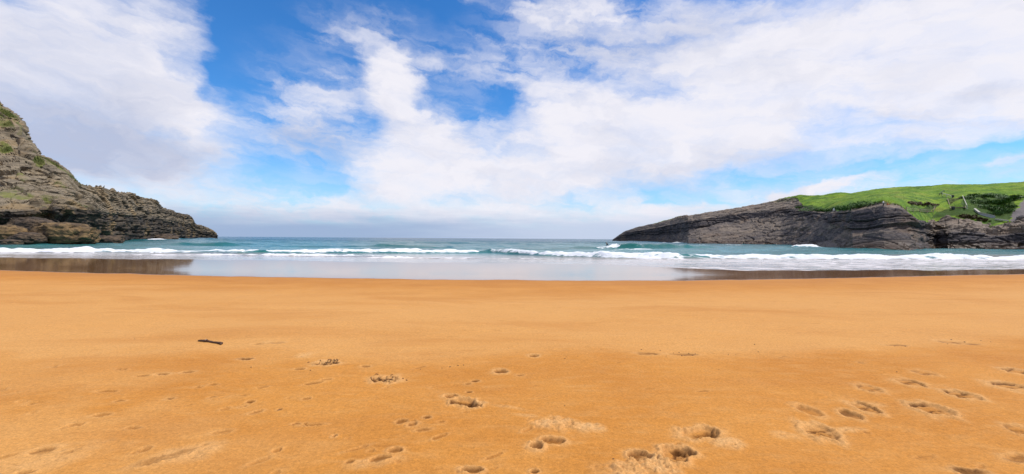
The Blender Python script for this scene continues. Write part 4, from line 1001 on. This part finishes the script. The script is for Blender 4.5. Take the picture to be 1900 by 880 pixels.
SIT = dict(pelvis=(0, 0, .12), belly=(0, -.02, .30), chest=(0, -.04, .50), neck=(0, -.05, .67), head=(0, -.08, .78), crown=(0, -.07, .87),
           shl=(.19, -.03, .58), ell=(.26, -.14, .34), wrl=(.16, -.36, .38), hal=(.12, -.42, .40), shr=(-.19, -.03, .58), elr=(-.26, -.14, .34), wrr=(-.16, -.36, .38), har=(-.10, -.42, .40),
           hil=(.10, -.03, .12), knl=(.15, -.42, .42), anl=(.14, -.62, .06), tol=(.15, -.78, .03), hir=(-.10, -.03, .12), knr=(-.15, -.42, .42), anr=(-.14, -.62, .06), tor=(-.15, -.78, .03))
CROUCH = dict(pelvis=(.05, 0, .55), belly=(.0, -.10, .68), chest=(-.06, -.22, .84), neck=(-.10, -.34, .97), head=(-.12, -.42, 1.05), crown=(-.12, -.43, 1.14),
              shl=(.10, -.22, .92), ell=(.30, -.40, .78), wrl=(.42, -.58, .80), hal=(.46, -.63, .80), shr=(-.24, -.22, .88), elr=(-.46, -.14, .78), wrr=(-.62, -.06, .92), har=(-.67, -.04, .96),
              hil=(.14, .02, .52), knl=(.34, -.24, .42), anl=(.36, -.02, .10), tol=(.38, -.18, .06), hir=(-.06, .02, .52), knr=(-.26, -.26, .40), anr=(-.38, -.02, .10), tor=(-.40, -.18, .06))
wh_cloth = plain('white_cloth', (0.80, 0.79, 0.76), .85, .06, 6); dk_cloth = plain('dark_cloth', (0.025, 0.025, 0.03), .85, .2, 6)
or_cloth = plain('orange_cloth', (0.50, 0.15, 0.04), .85, .15, 6); wsuit = plain('black_neoprene', (0.012, 0.013, 0.016), .45, .2, 6)
hair_m = plain('dark_hair', (0.035, 0.024, 0.016), .6, .3, 10)
p = on_head(1638, 382); person('person', p, R(25), STAND, wh_cloth, dk_cloth, hair_m, 'person standing in a white top and dark trousers on the cliff edge')
p = on_head(1646, 380); person('person', p + Vector((.3, .4, .05)), R(60), SIT, or_cloth, or_cloth, hair_m, 'person in orange clothes sitting on the grass beside the standing one')
# the surfer and the board
sp_ = ray_z(1127.5, 459.5, SEA); k = np.argmin((wx - sp_[0]) ** 2 + (wy - sp_[1]) ** 2); zsurf = zz.flat[k] + .12
sbase = Vector((sp_[0], sp_[1] + .3, zsurf))
person('person', sbase + Vector((0, 0, .06)), R(-55), CROUCH, wsuit, wsuit, hair_m, 'crouching surfer in a black wetsuit riding the green wave')
bv = []; bf = []; nb = 18
for i in range(nb + 1):
    t = i / nb * 2 - 1; w = .27 * (1 - abs(t) ** 2.6) ** .6 + .004; z = .10 * max(0, t) ** 2.2
    bv += [(t * 1.0, -w, z), (t * 1.0, -w * .6, z + .035), (t * 1.0, w * .6, z + .035), (t * 1.0, w, z), (t * 1.0, w * .6, z - .03), (t * 1.0, -w * .6, z - .03)]
for i in range(nb):
    for j in range(6): bf.append((i * 6 + j, i * 6 + (j + 1) % 6, (i + 1) * 6 + (j + 1) % 6, (i + 1) * 6 + j))
bf += [tuple(range(5, -1, -1)), tuple(nb * 6 + j for j in range(6))]
sb = empty('surfboard', sbase, R(-55) + math.pi); tag(sb, 'short pale surfboard under the crouching surfer on the wave', 'surfboard')
py_mesh('deck', bv, bf, white_m, sb, True)
for s in (-.1, 0, .1): py_mesh('fin', *join(([(-.85, s - .006, -.02), (-.70, s - .006, -.02), (-.88, s - .004, -.14), (-.85, s + .006, -.02), (-.70, s + .006, -.02), (-.88, s + .004, -.14)], [(0, 1, 2), (5, 4, 3), (0, 3, 4, 1), (1, 4, 5, 2), (2, 5, 3, 0)])), darkm, sb)

# ------------------------------------------------------------------ things lying on the sand
stick_m, T, B = new_mat('driftwood_bark'); P = T.node('ShaderNodeTexCoord').outputs['Object']
n = T.noise(T.vm('MULTIPLY', P, (8, 60, 60)), 1.0, 5, .6)
T.put(B.inputs['Base Color'], T.mix(n, (0.030, 0.014, 0.006), (0.13, 0.062, 0.028))); B.inputs['Roughness'].default_value = .8
T.put(B.inputs['Normal'], T.bump(n, .6, .004))
cut_m = plain('cut_wood', (0.62, 0.42, 0.26), .7, .15, 40)
def sand_at(x, y):
    k = np.argmin((sx_ - x) ** 2 + (sy_ - y) ** 2); return float(sz_.flat[k])
a, b = onsand(368, 636.5), onsand(413, 642)
dw = empty('driftwood_stick', (a[0], a[1], sand_at(a[0], a[1])))
tag(dw, 'short dark driftwood stick with a pale knot lying alone on the sand', 'driftwood')
d = Vector((b[0] - a[0], b[1] - a[1], 0)); L = d.length; d.normalize(); sdv = Vector((-d.y, d.x, 0))
rr = random.Random(2); pts = []; rads = []
for i in range(15):
    t = i / 14; z = sand_at(*(Vector((a[0], a[1], 0)) + d * L * t).xy) - sand_at(a[0], a[1])
    pts.append(d * L * t + sdv * (.010 * math.sin(t * 5) + .004 * math.sin(t * 17)) + Vector((0, 0, z + .013 + .003 * math.sin(t * 9))))
    rads.append(.0150 + .0012 * math.sin(t * 15 + .5) + (.006 if i in (4, 5) else 0) + (.006 if i > 12 else 0) - (.005 if i == 0 else 0))
v, f = tube(pts, rads, 10, .12, rr); py_mesh('branch', v, f, stick_m, dw, True)
p6 = pts[5]
v, f = tube([p6 + Vector((0, 0, .010)), p6 - sdv * .018 + Vector((0, 0, .026)), p6 - sdv * .026 + Vector((0, 0, .030))], [.014, .0125, .011], 9); py_mesh('side_stub', v, f, stick_m, dw, True)
v, f = tube([p6 - sdv * .025 + Vector((0, 0, .0305)), p6 - sdv * .029 + Vector((0, 0, .032))], [.0112, .010], 10); py_mesh('pale_knot', v, f, cut_m, dw)
pe = pts[-1]
v, f = tube([pe - d * .02, pe + sdv * -.02 + d * .012 + Vector((0, 0, -.006)), pe - sdv * .035 + d * .02 + Vector((0, 0, -.012))], [.016, .013, .006], 8, .1, rr); py_mesh('broken_end', v, f, stick_m, dw, True)

weed_m = plain('dry_seaweed', (0.19, 0.090, 0.030), .7, .5, 30)
def weed(px, py, w, dpt, n, label, seed):
    rr = random.Random(seed); p = onsand(px, py); z0 = sand_at(p[0], p[1])
    o = empty('seaweed_clump', (p[0], p[1], z0)); tag(o, label, 'seaweed', 'seaweed clumps on the sand')
    for part, cnt in (('fronds', n), ('stems', n // 2)):
        parts = []
        for i in range(cnt):
            x, y = rr.gauss(0, w * .36), rr.gauss(0, dpt * .36); a = rr.uniform(0, 6.28); l = rr.uniform(.02, .06); pts = []
            for k in range(5):
                a += rr.gauss(0, .6); pts.append((x, y, sand_at(p[0] + x, p[1] + y) - z0 + .003 + rr.random() * .008 + .004 * math.sin(k * 1.5)))
                x += math.cos(a) * l / 4; y += math.sin(a) * l / 4
            parts.append(tube(pts, [.0025, .0045, .005, .004, .0015] if part == 'fronds' else [.0018] * 5, 5))
        tag(py_mesh(part, *join(*parts), weed_m, o), kind='stuff')
weed(608, 677, .26, .10, 24, 'frayed dark seaweed clump, the farther of the two on the sand', 1)
weed(717, 706, .28, .15, 18, 'flat ring of dark seaweed, the nearer of the two clumps', 2)
# pebbles and weed bits
peb_m = plain('wet_pebble', (0.085, 0.045, 0.020), .5, .4, 60)
def pebble_mesh(seed):
    bm = bmesh.new(); bmesh.ops.create_icosphere(bm, subdivisions=2, radius=1.0)
    for v in bm.verts:
        c0 = np.array(v.co[:]); r = 1 + float(fbm(np.array([c0[0] * 1.5]), np.array([c0[1] * 1.5]), np.array([c0[2] * 1.5]), octs=2, seed=seed)[0]) * .8
        v.co = (c0[0] * r * 1.2, c0[1] * r * .9, c0[2] * r * .6)
    me = bpy.data.meshes.new('pebble'); bm.to_mesh(me); bm.free(); me.materials.append(peb_m); me.polygons.foreach_set('use_smooth', [True] * len(me.polygons)); return me
pm = [pebble_mesh(s) for s in range(4)]
def pebble(px, py, r, label, i, group):
    o = bpy.data.objects.new('pebble', pm[i % 4]); COL.objects.link(o); p = onsand(px, py)
    o.location = (p[0], p[1], sand_at(p[0], p[1]) + r * .35); o.scale = (r, r, r); o.rotation_euler = (0, 0, i * 1.7); tag(o, label, 'pebble', group)
for i, (px, py, r, lb) in enumerate([(620, 813, .017, 'dark pebble lying in a small dent in the lower left sand'), (518, 763, .017, 'dark pebble left of and above the one in the dent'), (396, 740, .016, 'dark pebble below the driftwood stick beside a small dint'),
                                     (222, 748, .012, 'small dark pebble farthest left on the sand')]):
    pebble(px, py, r, lb, i, 'dark pebbles on the lower left sand')
rr = random.Random(9)
bits = [(1048, 670), (1072, 666), (944, 650), (1190, 652), (1115, 653), (1225, 653), (1400, 639), (1520, 640), (1407, 654), (1260, 655), (1270, 660), (1278, 657), (1285, 661), (1290, 658), (1265, 662), (1250, 657), (1352, 659), (1365, 659), (780, 688), (835, 684), (850, 682), (860, 681), (820, 686),
        (1765, 629), (1750, 634), (1758, 637), (1778, 636), (1790, 634), (1820, 631), (1838, 633), (1660, 642), (1680, 643), (1334, 688), (1664, 691), (1784, 774), (576, 693), (466, 685), (250, 631), (1048, 757), (1138, 857), (677, 712), (1236, 664)]
for i, (px, py) in enumerate(bits):
    p = onsand(px, py); r = rr.uniform(.004, .008) * max(1, p[1] / 5.0)
    pebble(px, py, r, 'tiny dark shell or weed bit along the faint tide line', i, 'tiny dark bits along the tide line')
print('scene built')
